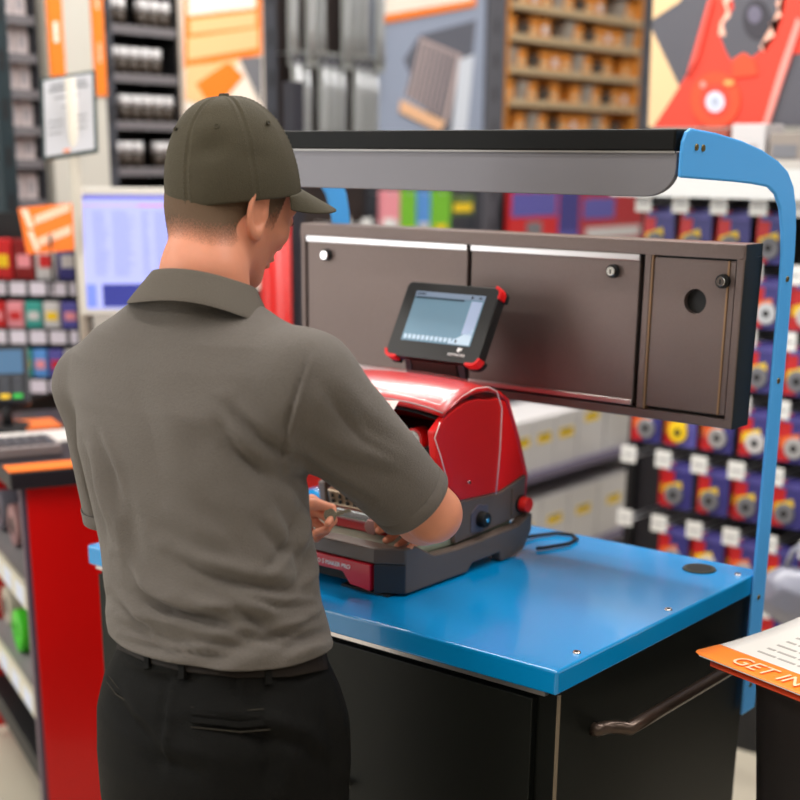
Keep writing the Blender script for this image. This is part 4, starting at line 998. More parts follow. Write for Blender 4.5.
# ---- hanging steel tools on a dark pegboard
y0, y1 = LY(275), LY(372)
tag(MB().box((LX-.06, y0, 0), (LX-.04, y1, 3.05)).build('pegboard', mat('brown_black_board', (52, 42, 40), .6)), 'dark pegboard behind the hanging grey tool packs', 'board')
hp0 = None
for r, (zt_, ln) in enumerate(((LZ(325, -50), .42), (LZ(325, 40), .40))):
    for k in range(8):
        if (r, k) == (0, 3): continue
        yy = y0+.06+(y1-y0-.10)*k/7; lab = f'long grey tool pack, {ORD[k]} from left, {["upper", "lower"][r]} row left of bit poster'
        if hp0 is None:
            hp0 = empty('tool_pack', (LX+.04, yy, zt_))
            MB().box((0, -.028, -.42), (.004, .028, -.02)).cyl((-.13, 0, -.03), (.012, 0, -.03), .003, n=8).build('card', mat('card_smoke', (150, 152, 150), .45), hp0)
            MB().tube([(.012, 0, -.06), (.012, .004, -.16), (.012, -.004, -.28), (.012, 0, -.39)], [.006, .012, .009, .016], 10).build('tool', SLV, hp0)
            MB().box((.0045, -.026, -.07), (.006, .026, -.03)).build('header', mat('header_dark', (70, 70, 78), .5), hp0)
            for q_ in kids(hp0): q_.matrix_parent_inverse = Matrix.Identity(4)
            c = hp0
        else:
            c = cp(hp0, (LX+.04+.015*((k*5+r) % 3), yy, zt_-.03*((k*3+r) % 3)))
        tag(c, lab, 'tool pack', 'long grey tool packs on the pegboard')
# ---- tan parts rack with upright brown cartons
y0, y1 = LY(502), LY(634); TAN = mat('rack_tan', (222, 146, 62), .55); RAIL = mat('rack_rail', (188, 164, 130), .5)
t = empty('parts_rack', (LX, (y0+y1)/2, 0), 'tan parts rack with rows of narrow brown cartons above the hood', 'rack')
MB().box((LX-.14, y0, 1.66), (LX-.12, y1, 3.05)).build('back_panel', TAN, t)
for yy in (y0, y1-.015): MB().box((LX-.12, yy, 1.66), (LX+.02, yy+.015, 3.05)).build('side_panel', TAN, t)
rz = [LZ(505, y) for y in (-30, 4, 36, 69, 102, 134)]
for z in rz: 
    MB().box((LX-.12, y0+.015, z-.012), (LX+.02, y1-.015, z)).box((LX+.02, y0+.015, z-.014), (LX+.028, y1-.015, z+.014)).build('shelf', RAIL, t)
brn = mat('brown_carton', (214, 134, 50), .6, var=.15, vscale=9); c0 = None; n = 12; sp = (y1-y0-.05)/n
for r, z in enumerate(rz):
    for k in range(n):
        if (k*5+r*3) % 11 == 4: continue
        yy = y0+.025+sp*k
        lab = f'narrow brown carton, {ORD[k]} from left on {ORD[r]} shelf down of tan rack'
        kind = (k*7+r*5) % 6
        if c0 is None or kind in (1, 3, 5):
            c = empty('narrow_carton' if kind not in (3, 5) else 'parts_bag', (LX-.01, yy, z+.0003))
            m1 = brn if kind not in (3, 5) else (mat('bag_grey', (150, 140, 130), .3) if kind == 3 else mat('bag_dark', (70, 58, 50), .4))
            if kind in (3, 5): lab = lab.replace('narrow brown carton', ['pale', 'dark'][kind == 5]+' bagged part among brown cartons')
            a = MB(); h = rz[2]-rz[3]-.04 if kind != 5 else .07
            dxx = .012 if kind in (3, 5) else 0
            a.obox((-.08, .002, 0), (.08, 0, 0), (0, sp*.82, 0), (dxx, dxx, h)).build('body', m1, c, bevel=.002)
            MB().obox((.0005, .01, .03), (.001, 0, 0), (0, sp*.5, 0), (0, 0, .02 if kind != 1 else .035)).build('sticker', mat('sticker_pale', (214, 196, 160), .5) if kind != 1 else WHT, c)
            for q_ in kids(c): q_.matrix_parent_inverse = Matrix.Identity(4)
            if c0 is None: c0 = c
        else: c = cp(c0, (LX-.01, yy, z+.0003))
        tag(c, lab, 'carton' if c.name.startswith('narrow') else 'bag', 'brown cartons in the tan rack' if c.name.startswith('narrow') else 'bagged parts in the tan rack')
# ---- goods hanging below the posters, seen in the gap between hood and wall cabinet
MB_ = MB().box((LX-.06, LY(374), 0), (LX-.03, LY(481), 1.62)).build('pegboard', DKG); tag(MB_, 'grey pegboard seen between hood and wall cabinet', 'board')
tag(MB().box((LX-.06, LY(501), 0), (LX-.03, LY(635), 1.62)).build('pegboard', BLK), 'black pegboard behind the red packs under the hood', 'board')
def hangpack(x0, x1, yt, yb, body, parts, label, name='blister_pack', dx=.06, grp=None, cat='pack'):
    p0, p1 = onx(x0, yt, LX+dx), onx(x1, yb, LX+dx); y0, y1 = sorted((p0[1], p1[1])); zt = onx((x0+x1)/2, yt, LX+dx)[2]; zb = onx((x0+x1)/2, yb, LX+dx)[2]
    t = empty(name, (LX+dx, (y0+y1)/2, zb), label, cat, grp)
    MB().box((LX+dx, y0, zb), (LX+dx+.02, y1, zt)).build('card', body, t, bevel=.002)
    MB().cyl((LX-.045, (y0+y1)/2, zt-.012), (LX+dx+.035, (y0+y1)/2, zt-.012), .003, n=8).build('hook', SLV, t)
    for i, (u0, v0, u1, v1, m, nm) in enumerate(parts):
        MB().box((LX+dx+.02, y0+(y1-y0)*u0, zb+(zt-zb)*v0), (LX+dx+.022+.002*i, y0+(y1-y0)*u1, zb+(zt-zb)*v1)).build(nm, m, t)
    return t
hangpack(378, 396, 190, 250, PNK, [(.1, .1, .9, .5, WHT, 'label')], 'pink and white pack hanging left of the green packs in the gap under the hood')
hangpack(398, 412, 190, 252, GRN, [(.1, .1, .9, .4, YEL, 'label')], 'lime green pack, left of the pale blue pack under the hood')
hangpack(414, 426, 190, 254, SKYB, [(.1, .1, .9, .5, WHT, 'label')], 'pale blue pack between the two lime green packs under the hood')
hangpack(428, 446, 190, 252, GRN, [(.2, .15, .8, .45, YEL, 'label')], 'lime green pack, right of the pale blue pack under the hood')
hangpack(448, 470, 196, 215, mat('pack_olive', (90, 110, 50), .5), [(.1, .2, .9, .6, YEL, 'label')], 'small dark green and yellow pack left of the upright under the hood')
hangpack(506, 553, 188, 262, RED, [(.05, .62, .95, .95, PUR, 'header'), (.35, .1, .65, .55, GRY, 'label')], 'large red pack with violet header left of the blue pack under the hood')
hangpack(556, 574, 188, 260, BLU, [(.1, .1, .9, .4, PUR, 'label')], 'dark blue pack between the large red packs under the hood')
hangpack(577, 640, 190, 262, mat('pack_brick', (176, 40, 48), .45), [(.05, .62, .5, .9, PUR, 'header'), (.1, .35, .9, .5, WHT, 'label')], 'wide brick red pack with a white line of print under the hood')
for i, x in enumerate((345, 367, 389)):
    p = onx(x, 224, LX+.12); tag(MB().box(p+np.array([-.002, -.03, -.022]), p+np.array([0, .03, .022])).cyl(p+np.array([-.17, 0, 0]), p, .002, n=6).build('price_card', TAG, None), f'white price card, {ORD[i]} from the left just above the wall cabinet', 'price tag', 'white price cards above the wall cabinet')
# ---- white cartons on the low shelving seen under the wall cabinet
sx = -2.78
def S(x, y): return onx(x, y, sx)
ya, yb = float(S(470, 460)[1]), float(S(641, 450)[1])
z1_, z2_ = float(S(560, 465)[2]), float(S(560, 552)[2])
t = empty('low_shelving', (sx, (ya+yb)/2, 0), 'grey shelving with two levels of white cartons under the wall cabinet', 'shelving')
for z in (z1_, z2_): MB().box((sx-.4, ya-.1, z-.03), (sx+.015, yb, z)).build('shelf', mat('shelf_mauve', (112, 104, 128), .5), t)
MB().box((sx-.42, ya-.1, 0), (sx-.40, yb, 1.3)).build('back_panel', GRY, t)
MB().box((sx-.4, ya-.1, 0), (sx-.02, yb, .06)).build('base', BLK, t)
MB().box((sx-.40, yb+.001, 0), (sx+.0, yb+.02, z1_+.30)).build('end_panel', mat('panel_white', (206, 204, 208), .5), t)
xs_ = [(488, 512), (512, 534), (534, 555), (555, 577), (577, 604)]
for lvl, (z, hh, xs2) in enumerate(((z1_, .20, xs_+[(605, 640)]), (z2_, .24, [(480, 512), (512, 544), (544, 572), (572, 601), (601, 632)]))):
    for k, (xa, xb) in enumerate(xs2):
        y_a, y_b = float(S(xa, 460)[1])+.004, float(S(xb, 460)[1])-.002
        h = hh+(.07 if (lvl == 0 and k >= 4) else 0)
        c = empty('white_carton', (sx, (y_a+y_b)/2, z+.0005), f'white carton with yellow label, {ORD[k]} from left on the {["upper", "lower"][lvl]} low shelf', 'box', 'white cartons with yellow labels')
        MB().box((sx-.25, y_a, z+.0005), (sx-.005, y_b, z+h)).build('carton_body', WHT, c, bevel=.003)
        yc = (y_a+y_b)/2; w = min(.05, (y_b-y_a)*.32)
        MB().box((sx-.005, yc-w, z+h*.52), (sx-.0035, yc+w, z+h*.52+.035)).box((sx-.0035, yc-w*.8, z+h*.52+.02), (sx-.003, yc+w*.8, z+h*.52+.03), 1).build('carton_label', [YEL, mat('label_olive', (120, 100, 10), .5)], c)
# ---- right-hand rack
YR, YF = 3.98, 3.74
XL_ = float(ony(640, 300, YR)[0]); XR_ = 1.2
R0 = empty('gondola_rack', (-1.2, YR, 0), 'black pegboard rack of carded tool blades on the right behind the blue post', 'rack')
pgm = mat('pegboard_black', (38, 36, 42), .6)
MB().box((XL_, YR, 0), (XR_, YR+.03, 1.60)).build('back_panel', pgm, R0)
MB().box((XL_, YF-.12, 0), (XR_, YR, .16)).build('base_deck', BLK, R0)
for k in range(7): MB().box((XL_+.0+k*.5, YR-.02, 0), (XL_+.03+k*.5, YR+.0, 1.6)).build('upright', BLK, R0)
sg = MB(); zz = float(ony(700, 196, YF-.05)[2])
MB().box((XL_+.05, YF-.06, zz), (XR_, YR, zz+.02)).box((XL_+.05, YF-.066, zz-.004), (XR_, YF-.06, zz+.075), 1).build('canopy_shelf', [BLK, mat('canopy_white', (222, 224, 224), .5)], R0)
for k in range(14): pass
zt0 = float(ony(760, 133, YF-.0)[2])
MB().box((XL_+.1, YF-.04, zt0-.10), (XR_, YR-.02, zt0-.085)).box((XL_+.1, YF-.045, zt0-.105), (XR_, YF-.04, zt0-.07), 1).build('top_shelf', [GRY, mat('strip_pale', (196, 190, 184), .5)], R0)
for k in range(7):
    xx = XL_+.16+k*.115
    c = empty('shelf_carton', (xx+.05, YF+.05, zt0-.085), f'small carton, {ORD[k]} from left on top of the right-hand rack', 'box', 'small cartons on top of the right-hand rack')
    MB().box((xx, YF, zt0-.0848), (xx+.10, YF+.12, zt0-.0+.012*(k % 3))).build('carton_body', [mat('carton_taupe', (150, 140, 132), .5), WHT, mat('carton_rust', (160, 80, 66), .5)][(k*2) % 3], c, bevel=.002)
    MB().box((xx+.01, YF-.0015, zt0-.065), (xx+.08, YF, zt0-.03)).build('carton_label', [GRY, RED, GRY][k % 3] if k % 2 else mat('label_grey', (168, 160, 165), .6), c)
# the pliers poster stands on the rack
pz = float(ony(700, 127, YR)[2]); PXL = float(ony(652, 60, YR)[0])
def PP(x, y): p = ony(x, y, YR); return (max(p[0], PXL), YR-.012, max(p[2], pz))
slate = mat('poster_charcoal', (84, 84, 92), .6); tan_ = mat('poster_sand', (226, 192, 146), .6); coral = mat('poster_coral', (222, 66, 48), .6); coral2 = mat('poster_red_orange', (232, 78, 44), .6)
teeth = mat('poster_teeth', (246, 190, 168), .6); nut = mat('poster_nut', (206, 214, 232), .6); dk2 = mat('poster_bore', (58, 56, 64), .6); gl = mat('poster_glint', (240, 150, 140), .6)
polys = [([(652, 30), (700, 130), (650, 130)], tan_), ([(652, -40), (700, -40), (682, 2), (652, 20)], tan_),
  ([(745, -60), (860, -60), (860, 40), (795, 55), (770, 130), (655, 130), (668, 108), (692, 70), (706, 40), (712, 0)], coral),
  ([(738, -60), (778, -60), (786, -10), (776, 28), (766, 48), (752, 60), (735, 64), (728, 52), (722, 36), (728, 20), (736, 8), (732, -14)], slate),
  ([(728, -60), (737, -60), (738, -30), (734, -18), (738, -4), (729, 4), (733, 16), (725, 24), (728, 36), (721, 36), (722, 24), (729, 12), (725, 0), (732, -8), (728, -24)], teeth),
  ([(790, -40), (782, -22), (788, -8), (778, 4), (784, 16), (772, 24), (777, 36), (764, 44), (766, 52), (762, 48), (767, 38), (774, 26), (781, 8), (788, -14), (792, -30)], teeth),
  ([(759+14*math.cos(a), 20+20*math.sin(a)) for a in [2*math.pi*i/16 for i in range(16)]], dk2), ([(757+7*math.cos(a), 15+9*math.sin(a)) for a in [2*math.pi*i/12 for i in range(12)]], mat('poster_mist', (104, 100, 118), .6)),
  ([(735, 60), (746, 53), (757, 60), (760, 75), (735, 78)], coral2),
  ([(718+25*math.cos(a), 100+28*math.sin(a)) for a in [2*math.pi*i/24 for i in range(24)]], coral2), ([(718+15*math.cos(a), 101+17*math.sin(a)) for a in [2*math.pi*i/20 for i in range(20)]], coral),
  ([(718+9.5*math.cos(a), 102+10.5*math.sin(a)) for a in [2*math.pi*i/16 for i in range(16)]], nut), ([(718+4*math.cos(a), 102+5*math.sin(a)) for a in [2*math.pi*i/12 for i in range(12)]], mat('poster_nut_grey', (170, 180, 200), .6)),
  ([(706+3*math.cos(a), 85+3.5*math.sin(a)) for a in [2*math.pi*i/10 for i in range(10)]], gl), ([(732+5*math.cos(a), 83+3*math.sin(a)) for a in [2*math.pi*i/10 for i in range(10)]], mat('poster_glow_orange', (255, 168, 96), .6)),
  ([(800, 18), (804, 24), (772, 124), (766, 124), (782, 70)], gl), ([(712, 0), (716, 0), (700, 60), (690, 76)], mat('poster_edge', (236, 92, 78), .6))]
b = MB().box((PXL, YR-.012, pz), (XR_, YR+.01, 3.05)); ms = [slate]
for k, (pts, m) in enumerate(polys):
    if m not in ms: ms.append(m)
    b.prism([PP(x, y) for x, y in pts], (0, -.0006*(k+1), 0), ms.index(m))
tag(b.build('wall_poster', ms), 'large poster of red locking pliers gripping a dark bolt above the right-hand rack', 'poster')
# hooks, price cards and carded packs
cols_px = [629, 663, 697, 733, 777]
cols = [float(ony(x, 461, YF-.03)[0]) for x in cols_px]; dxc = (cols[-1]-cols[0])/4
cols = [cols[0]+dxc*i for i in range(8)]
rowz = [float(ony(697, y, YF-.03)[2]) for y in (204, 269, 333, 399, 464, 530, 594)]
hook0 = pack0 = None
def blade_pack(loc, kind):
    t = empty('blade_pack', loc); w, h = .098, .145
    base = MB().box((-w/2, 0, -h), (w/2, .003, 0)).build('card', BLU if kind != 2 else PUR, t, bevel=.0008)
    MB().box((-w/2, -.001, -h*.98), (-w/2+w*.38, 0, -.004)).build('side_stripe', RED, t)
    MB().prism([(-w/2+.008, -.0012, -h*.52), (w*.12, -.0012, -h*.40), (w*.18, -.0012, -h*.55), (-.01, -.0012, -h*.66), (-w/2+.006, -.0012, -h*.72)], (0, -.001, 0)).build('flash', YEL if kind != 1 else ORP, t)
    m3 = [GRY, SLV, YEL, WHT][kind % 4]
    MB().cyl((-.008+.01*(kind % 2), -.001, -h*.70), (-.008+.01*(kind % 2), -.010, -h*.70), .030, n=20).build('blister', m3, t, bevel=.002)
    MB().cyl((-.008+.01*(kind % 2), -.010, -h*.70), (-.008+.01*(kind % 2), -.011, -h*.70), .011, n=14).build('blade_hub', BLK, t)
    MB().box((-w*.4, -.0012, -.030), (w*.42, -.0004, -.012)).build('print', PUR if kind != 2 else WHT, t)
    for q_ in kids(t): q_.matrix_parent_inverse = Matrix.Identity(4)
    return t
protos = {}
kname = ['grey', 'silver', 'yellow', 'white']
rown = ['top', 'second', 'third', 'fourth', 'fifth', 'sixth', 'lowest']
skip = {(0, 4), (3, 7), (4, 0), (5, 0), (2, 2)}
for r, z in enumerate(rowz):
    for k, x in enumerate(cols):
        pr_ = px_test = (M3@(np.array([x, YF, z])-CAM)); u_ = 400+F*pr_[0]/pr_[2]
        if u_ > 900 : continue
        where = f'{ORD[k]} from left, {rown[r]} row of right-hand rack'
        loc = (x, YF-.035, z)
        if hook0 is None:
            hook0 = empty('display_hook', loc)
            MB().cyl((0, .0, 0), (0, YR-YF+.035, -.004), .0028, n=8).cyl((.012, .02, -.012), (.012, YR-YF+.035, -.014), .0022, n=8).build('rod', SLV, hook0)
            MB().box((-.026, -.002, -.026), (.026, 0, .026)).box((-.018, -.0025, -.004), (.018, -.002, .002), 1).build('price_card', [TAG, mat('print_grey', (170, 170, 172), .5)], hook0, bevel=.0006)
            for q_ in kids(hook0): q_.matrix_parent_inverse = Matrix.Identity(4)
            c = hook0
        else: c = cp(hook0, loc)
        tag(c, f'hook with white price card, {where}', 'hook', 'hooks with white price cards on the right-hand rack')
        if (r, k) in skip: continue
        for j in range(2 if (r+k) % 3 else 1):   # one or two packs deep on a hook
            kind = [0, 1, 0, 3][(r*3+k*2+j) % 4]
            if (r, k) == (3, 1): kind = 2
            loc = (x+.030-.034*j, YF+.01+.04*j, z-.012-.006*j)
            if kind not in protos: protos[kind] = c = blade_pack(loc, kind)
            else: c = cp(protos[kind], loc)
            tag(c, f'{kname[kind]} blade on card, {["front", "rear"][j]} pack, {where}', 'pack', 'carded tool blades on the right-hand rack')
# crumpled plastic bag at the foot of the blue post
bp_ = P(792, 597, 3.60)
rng = np.random.RandomState(3); kk = rng.randn(14, 3)*22; ph_ = rng.rand(14)*6
def bag_fn(p):
    d = ell(p, bp_, (.105, .06, .085))
    for i in range(14): d = d+.0022*np.abs(np.sin((p-bp_)@kk[i]+ph_[i]))-.001
    return d
Vb, Qb, _ = nets(bag_fn, bp_-.17, bp_+.17, .006)
bg = npmesh('plastic_bag', Vb, Qb, mat('bag_plastic', (140, 142, 158), .3, spec=.7), None); tag(bg, 'crumpled grey plastic bag right of the blue post', 'bag')
MB().tube([bp_+np.array([-.03, 0, .06]), bp_+np.array([-.01, 0, .12]), bp_+np.array([.0, .02, .135]), bp_+np.array([.02, 0, .12]), bp_+np.array([.04, 0, .06])], .008, 8).cyl(bp_+np.array([.0, -.01, .125]), np.array([bp_[0], YR+.01, bp_[2]+.125]), .003, n=8).build('bag_handle', mat('bag_plastic', (140, 142, 158), .3, spec=.7), bg)
# ---- black bin with the orange edged leaflet, front right
bz = .93
e1, e2_, e3 = onz(690, 655, bz), onz(800, 703, bz), onz(722, 640, bz)
bc = onz(806, 652, bz)
bc = np.array([bc[0]+.085, bc[1]+.055, 0])
BN = empty('display_bin', (bc[0], bc[1], 0), 'black plastic bin standing at the right edge in front of the kiosk', 'bin')
ba = math.atan2((e2_-e1)[1], (e2_-e1)[0]); ca_, sa_ = math.cos(ba), math.sin(ba)
def bpnt(u, v, z): return (bc[0]+u*ca_-v*sa_, bc[1]+u*sa_+v*ca_, z)
def ringb(w, d, z, n=40): 
    o = []
    for i in range(n):
        a = 2*math.pi*i/n; c_, s_ = math.cos(a), math.sin(a); k = (abs(c_)**4+abs(s_)**4)**-.25; o.append(bpnt(w*c_*k, d*s_*k, z))
    return o
binm = mat('bin_black_plastic', (50, 46, 46), .45, bump=.1, bscale=500)
MB().grid([ringb(.09, .08, 0), ringb(.10, .09, .45), ringb(.108, .098, bz-.14), ringb(.145, .13, bz-.075), ringb(.162, .147, bz-.05), ringb(.175, .16, bz-.035), ringb(.178, .163, bz-.012), ringb(.172, .157, bz-.008), ringb(.158, .143, bz-.02), ringb(.15, .135, bz-.10), ringb(.11, .10, .3), ringb(.09, .08, .02)], closed=True).build('bin_body', binm, BN)
o_, x_ = e1, (e2_-e1); x_ /= np.linalg.norm(x_); y_ = np.array([-x_[1], x_[0], 0]); lift = .004
def lf(u, v, z=0): return e1+x_*u+y_*v+np.array([0, 0, z+.004+.03*(v/.3)**2+.012*(u/.4)])
ZV0 = np.array([0, 0, 1.])
LF = empty('leaflet', e1+np.array([0, 0, 0]), 'white leaflet with orange edge and white lettering lying on the black bin', 'leaflet')
def sheet(u0, u1, v0, v1, dz, m, nm, par, rc=0, th=.0015):
    nU, nV = 14, 10; rows = []
    for j in range(nV+1):
        v = v0+(v1-v0)*j/nV; cut = 0
        if rc and v-v0 < rc: cut = rc-math.sqrt(max(0, rc*rc-(rc-(v-v0))**2))
        rows.append([lf(u0+cut+(u1-u0-cut)*i/nU, v, dz) for i in range(nU+1)])
    return MB().grid(rows).build(nm, m, par, solid=th)
pg = sheet(0, .42, 0, .30, 0, mat('paper_white', (226, 222, 216), .5), 'sheet', LF, rc=.02)
sheet(0, .42, 0, .062, .0017, mat('leaflet_orange', (252, 132, 26), .45), 'orange_band', pg, rc=.02, th=.0006)
nz_ = np.cross(x_, y_)
tt = text('leaflet_title', 'GET IN', .045, lf(.070, .014, .0040)+ZV0*.0006, lf(.2, .02)-lf(.06, .02), lf(.1, .055)-lf(.1, .01), mat('title_peach', (255, 204, 165), .5), pg, depth=.0002)
for r in range(9):
    b = MB(); u = .06
    rr_ = random.Random(r)
    while u < .36:
        l = .012+.03*rr_.random(); v = .085+.021*r
        b.prism([lf(u, v, .0018), lf(u+l, v, .0018), lf(u+l, v+.005, .0018), lf(u, v+.005, .0018)], (0, 0, .0004)); u += l+.006
    b.build('print_line', mat('print_taupe', (178, 172, 168), .5), pg)
sheet(.02, .40, .006, .20, -.012, mat('red_sheet', (226, 70, 20), .5), 'red_sheet', LF, rc=.02)
# ---- checkout counter at the left
zc = .93
def lev(x): v = ray(x, 157.5); v = np.array([v[0], v[1], 0]); return v/np.linalg.norm(v)
E1, E2 = lev(3300), lev(-513)
c0_ = onz(25.5, 487, zc); c0_[2] = 0
E1 = E1; E2 = E2-E1*(E2@E1); E2 /= np.linalg.norm(E2); ZV = np.array([0, 0, 1.])
CT = empty('checkout_counter', c0_, 'checkout counter with black top, bright red side panel and open shelves at left', 'counter')
redc = mat('counter_red', (214, 4, 4), .35, coat=.2)
MB().obox(c0_+ZV*.03, E1*1.08, E2*.025, ZV*(zc-.03)).build('side_panel', redc, CT, bevel=.002)
MB().obox(c0_-E1*.012+ZV*.03, E1*.012, E2*.03, ZV*(zc-.03)).build('edge_trim', mat('trim_plum', (84, 66, 84), .4), CT)
ctop = MB().obox(c0_-E1*.04-E2*.03+ZV*zc, E1*1.15, E2*.82, ZV*.042).build('counter_top', mat('counter_black', (34, 28, 34), .4), CT, bevel=.004)
MB().obox(c0_-E1*.04-E2*.028+ZV*(zc+.0425), E1*1.15, E2*.075, ZV*.003).build('orange_inlay', mat('inlay_orange', (250, 120, 30), .4), CT)
bd = c0_+E2*.03
MB().obox(bd+E1*.35+ZV*.03, E1*.02, E2*.70, ZV*(zc-.04)).build('back_panel', GRY, CT)
MB().obox(bd+E2*.72+ZV*.03, E1*1.05, E2*.02, ZV*(zc-.04)).build('end_panel', redc, CT)
def CP(x, y):   # on the open front of the counter
    return onplane(x, y, c0_, E1)
shz = [float(CP(30, 592)[2]), float(CP(38, 700)[2]), .20]
shm_ = mat('shelf_grey', (150, 148, 150), .5)
lipw = mat('lip_ivory', (214, 208, 190), .5)
for i, z in enumerate(shz):
    s = MB().obox(bd+ZV*(z-.02), E1*.34, E2*.70, ZV*.02).build('shelf', shm_ if i < 2 else BLK, CT)
    MB().obox(bd-E1*.012+ZV*(z-.045), E1*.012, E2*.70, ZV*.06).build('shelf_lip', lipw if i < 2 else BLK, s)
    if i < 2:
        for k in range(5):
            MB().obox(bd-E1*.0135+E2*(.03+.145*k)+ZV*(z-.04), E1*.0015, E2*.09, ZV*.045).build('price_label', mat('label_blueish', (206, 214, 236), .4), s)
def onshelf(u, v, z): return bd+E1*u+E2*v+ZV*z
vt0 = float((onplane(16, 628, c0_+E1*.03, E1)-bd)@E2)
for k in range(4):
    for i, z in enumerate(shz[:2]):
        v = .06+.19*k; p = onshelf(.07, v, z)
        if i == 1 and abs(v-vt0) < .13: continue
        c = empty('tape_pack', p, f'packaged roll, {ORD[k]} from the red panel on the {["upper", "middle"][i]} counter shelf', 'pack', 'packaged rolls on the counter shelves')
        m = [mat('pack_smoke', (110, 108, 118), .3), mat('pack_ivory', (190, 184, 168), .4), mat('pack_rosy', (160, 120, 120), .4)][(k+i) % 3]
        MB().cyl(p+ZV*.06-E1*.02, p+ZV*.06+E1*.03, .058, n=24).build('roll', m, c, bevel=.004)
        MB().obox(p+E1*.035-E2*.07+ZV*.0005, E1*.004, E2*.14, ZV*.15).build('card', mat('card_grey', (128, 126, 140), .4), c)
        MB().cyl(p+ZV*.06-E1*.021, p+ZV*.06-E1*.0195, .026, n=18).build('roll_core', BLK, c)
vt = float((onplane(16, 628, c0_+E1*.03, E1)-bd)@E2); pass
gt = onshelf(.055, vt, shz[1]); g_ = empty('tape_roll', gt, 'bright green tape roll on the middle shelf beside the red counter panel', 'tape')
gr_ = mat('tape_green', (70, 200, 40), .35); rows = []
for (r, d) in ((.026, -.024), (.058, -.024), (.060, -.02), (.060, .02), (.058, .024), (.026, .024), (.026, -.024)):
    rows.append([gt+ZV*.0605+E1*d+(E2*math.cos(a)+ZV*math.sin(a))*r for a in [2*math.pi*i/36 for i in range(36)]])
MB().grid(rows, closed=True).build('roll', gr_, g_, bevel=.001)
MB().cyl(gt+ZV*.0605-E1*.018, gt+ZV*.0605+E1*.018, .0255, .0255, 24).build('core', mat('tape_core', (60, 130, 50), .5), g_)
for k in range(3):
    p = onshelf(.06, .12+.22*k, .2); c = empty('dark_case', p, f'black tool case, {ORD[k]} from the red panel on the bottom counter shelf', 'case', 'black cases on the bottom counter shelf')
    MB().obox(p-E2*.09+ZV*.0005, E1*.2, E2*.2, ZV*.14).build('case_body', BLK, c, bevel=.01); MB().obox(p-E2*.04+ZV*.06-E1*.01, E1*.01, E2*.10, ZV*.015).build('case_handle', GRY, c, bevel=.003)
0 and print('CT', c0_, E1, E2, 'mon', P(160,440,3.75), 'rack', P(40,400,4.55), 'notice', P(70,160,3.95))
# things on the counter
ztop = zc+.0426
kb0 = onz(0, 452, ztop); kb1 = onz(56, 447, ztop)
u0 = c0_+E2*.06-E1*.02
pp = onz(-20, 462, ztop); kbx = E1; 
KB = empty('keyboard', pp, 'grey keyboard at the left edge of the counter top', 'keyboard')
MB().obox(np.array([pp[0], pp[1], ztop])-E1*.12, E1*.32, E2*.13, ZV*.028).build('keyboard_body', mat('keyboard_grey', (128, 118, 118), .5), KB, bevel=.005)
kk_ = MB()
for a in range(4):
    for b_ in range(12): MB().obox(np.array([pp[0], pp[1], ztop+.028])-E1*(.11-.025*b_)+E2*(.012+.028*a), E1*.020, E2*.022, ZV*.005).build('keycap', mat('keycap_dark', (74, 72, 78), .5), KB)
fl = np.array([pp[0], pp[1], ztop])+E2*.16-E1*.1
tag(MB().obox(fl, E1*.40, E2*.16, ZV*.004).build('paper_pad', [mat('pad_pale', (206, 200, 196), .5)], None), 'pale paper pad lying behind the keyboard on the counter', 'paper')
tag(MB().obox(fl+E1*.12+E2*.18, E1*.26, E2*.12, ZV*.012).build('orange_folder', [mat('folder_orange', (240, 120, 50), .5)], None, bevel=.002), 'orange folder on the counter behind the paper pad', 'folder')
# card terminal
tp = onz(8, 430, ztop); tz = ztop
tn_ = lev(40); tr2 = np.array([tn_[1], -tn_[0], 0])
CTm = empty('card_terminal', tp, 'black card payment terminal with bluish screen on the counter at left', 'terminal')
up2 = ZV*math.cos(.6)+tn_*math.sin(.6)
b0 = P(-14, 418, np.linalg.norm((tp-CAM))*1.0*(1/ np.linalg.norm(ray(8, 430)))); b0 = np.array([tp[0], tp[1], tz])
MB().cyl(b0, b0+ZV*.015, .06, n=24).cyl(b0+ZV*.015, b0+ZV*.075, .014, n=12).build('terminal_stand', BLK, CTm)
q0 = b0-tr2*.065+ZV*.06
trm_ = MB().obox(q0, tr2*.13, up2*.17, np.cross(tr2, up2)*-.0+(-tn_*math.cos(.6)+ZV*math.sin(.6))*.03).build('terminal_body', mat('terminal_black', (30, 32, 38), .35), CTm, bevel=.006)
nn_ = -tn_*math.cos(.6)+ZV*math.sin(.6)
MB().obox(q0+nn_*.0302+tr2*.015+up2*.085, tr2*.10, up2*.07, nn_*.001).build('terminal_screen', mat('terminal_lcd', (70, 100, 130), .2, emit=.3), trm_)
for a in range(4):
    for b_ in range(3):
        m = BLK if a else [mat('key_red', (200, 40, 30), .4), mat('key_yellow', (230, 190, 40), .4), mat('key_green', (50, 180, 70), .4)][b_]
        MB().obox(q0+nn_*.0302+tr2*(.02+.033*b_)+up2*(.012+.017*a), tr2*.024, up2*.012, nn_*.004).build('key_button', DKG if a else m, trm_)
MB().tube([b0+tn_*.06+ZV*.03, b0+tn_*.09+tr2*.08+ZV*.07, b0+tn_*.05+tr2*.16+ZV*.10, b0+tr2*.20+tn_*.02+ZV*.004], .003, 8).build('terminal_cable', BLK, CTm)
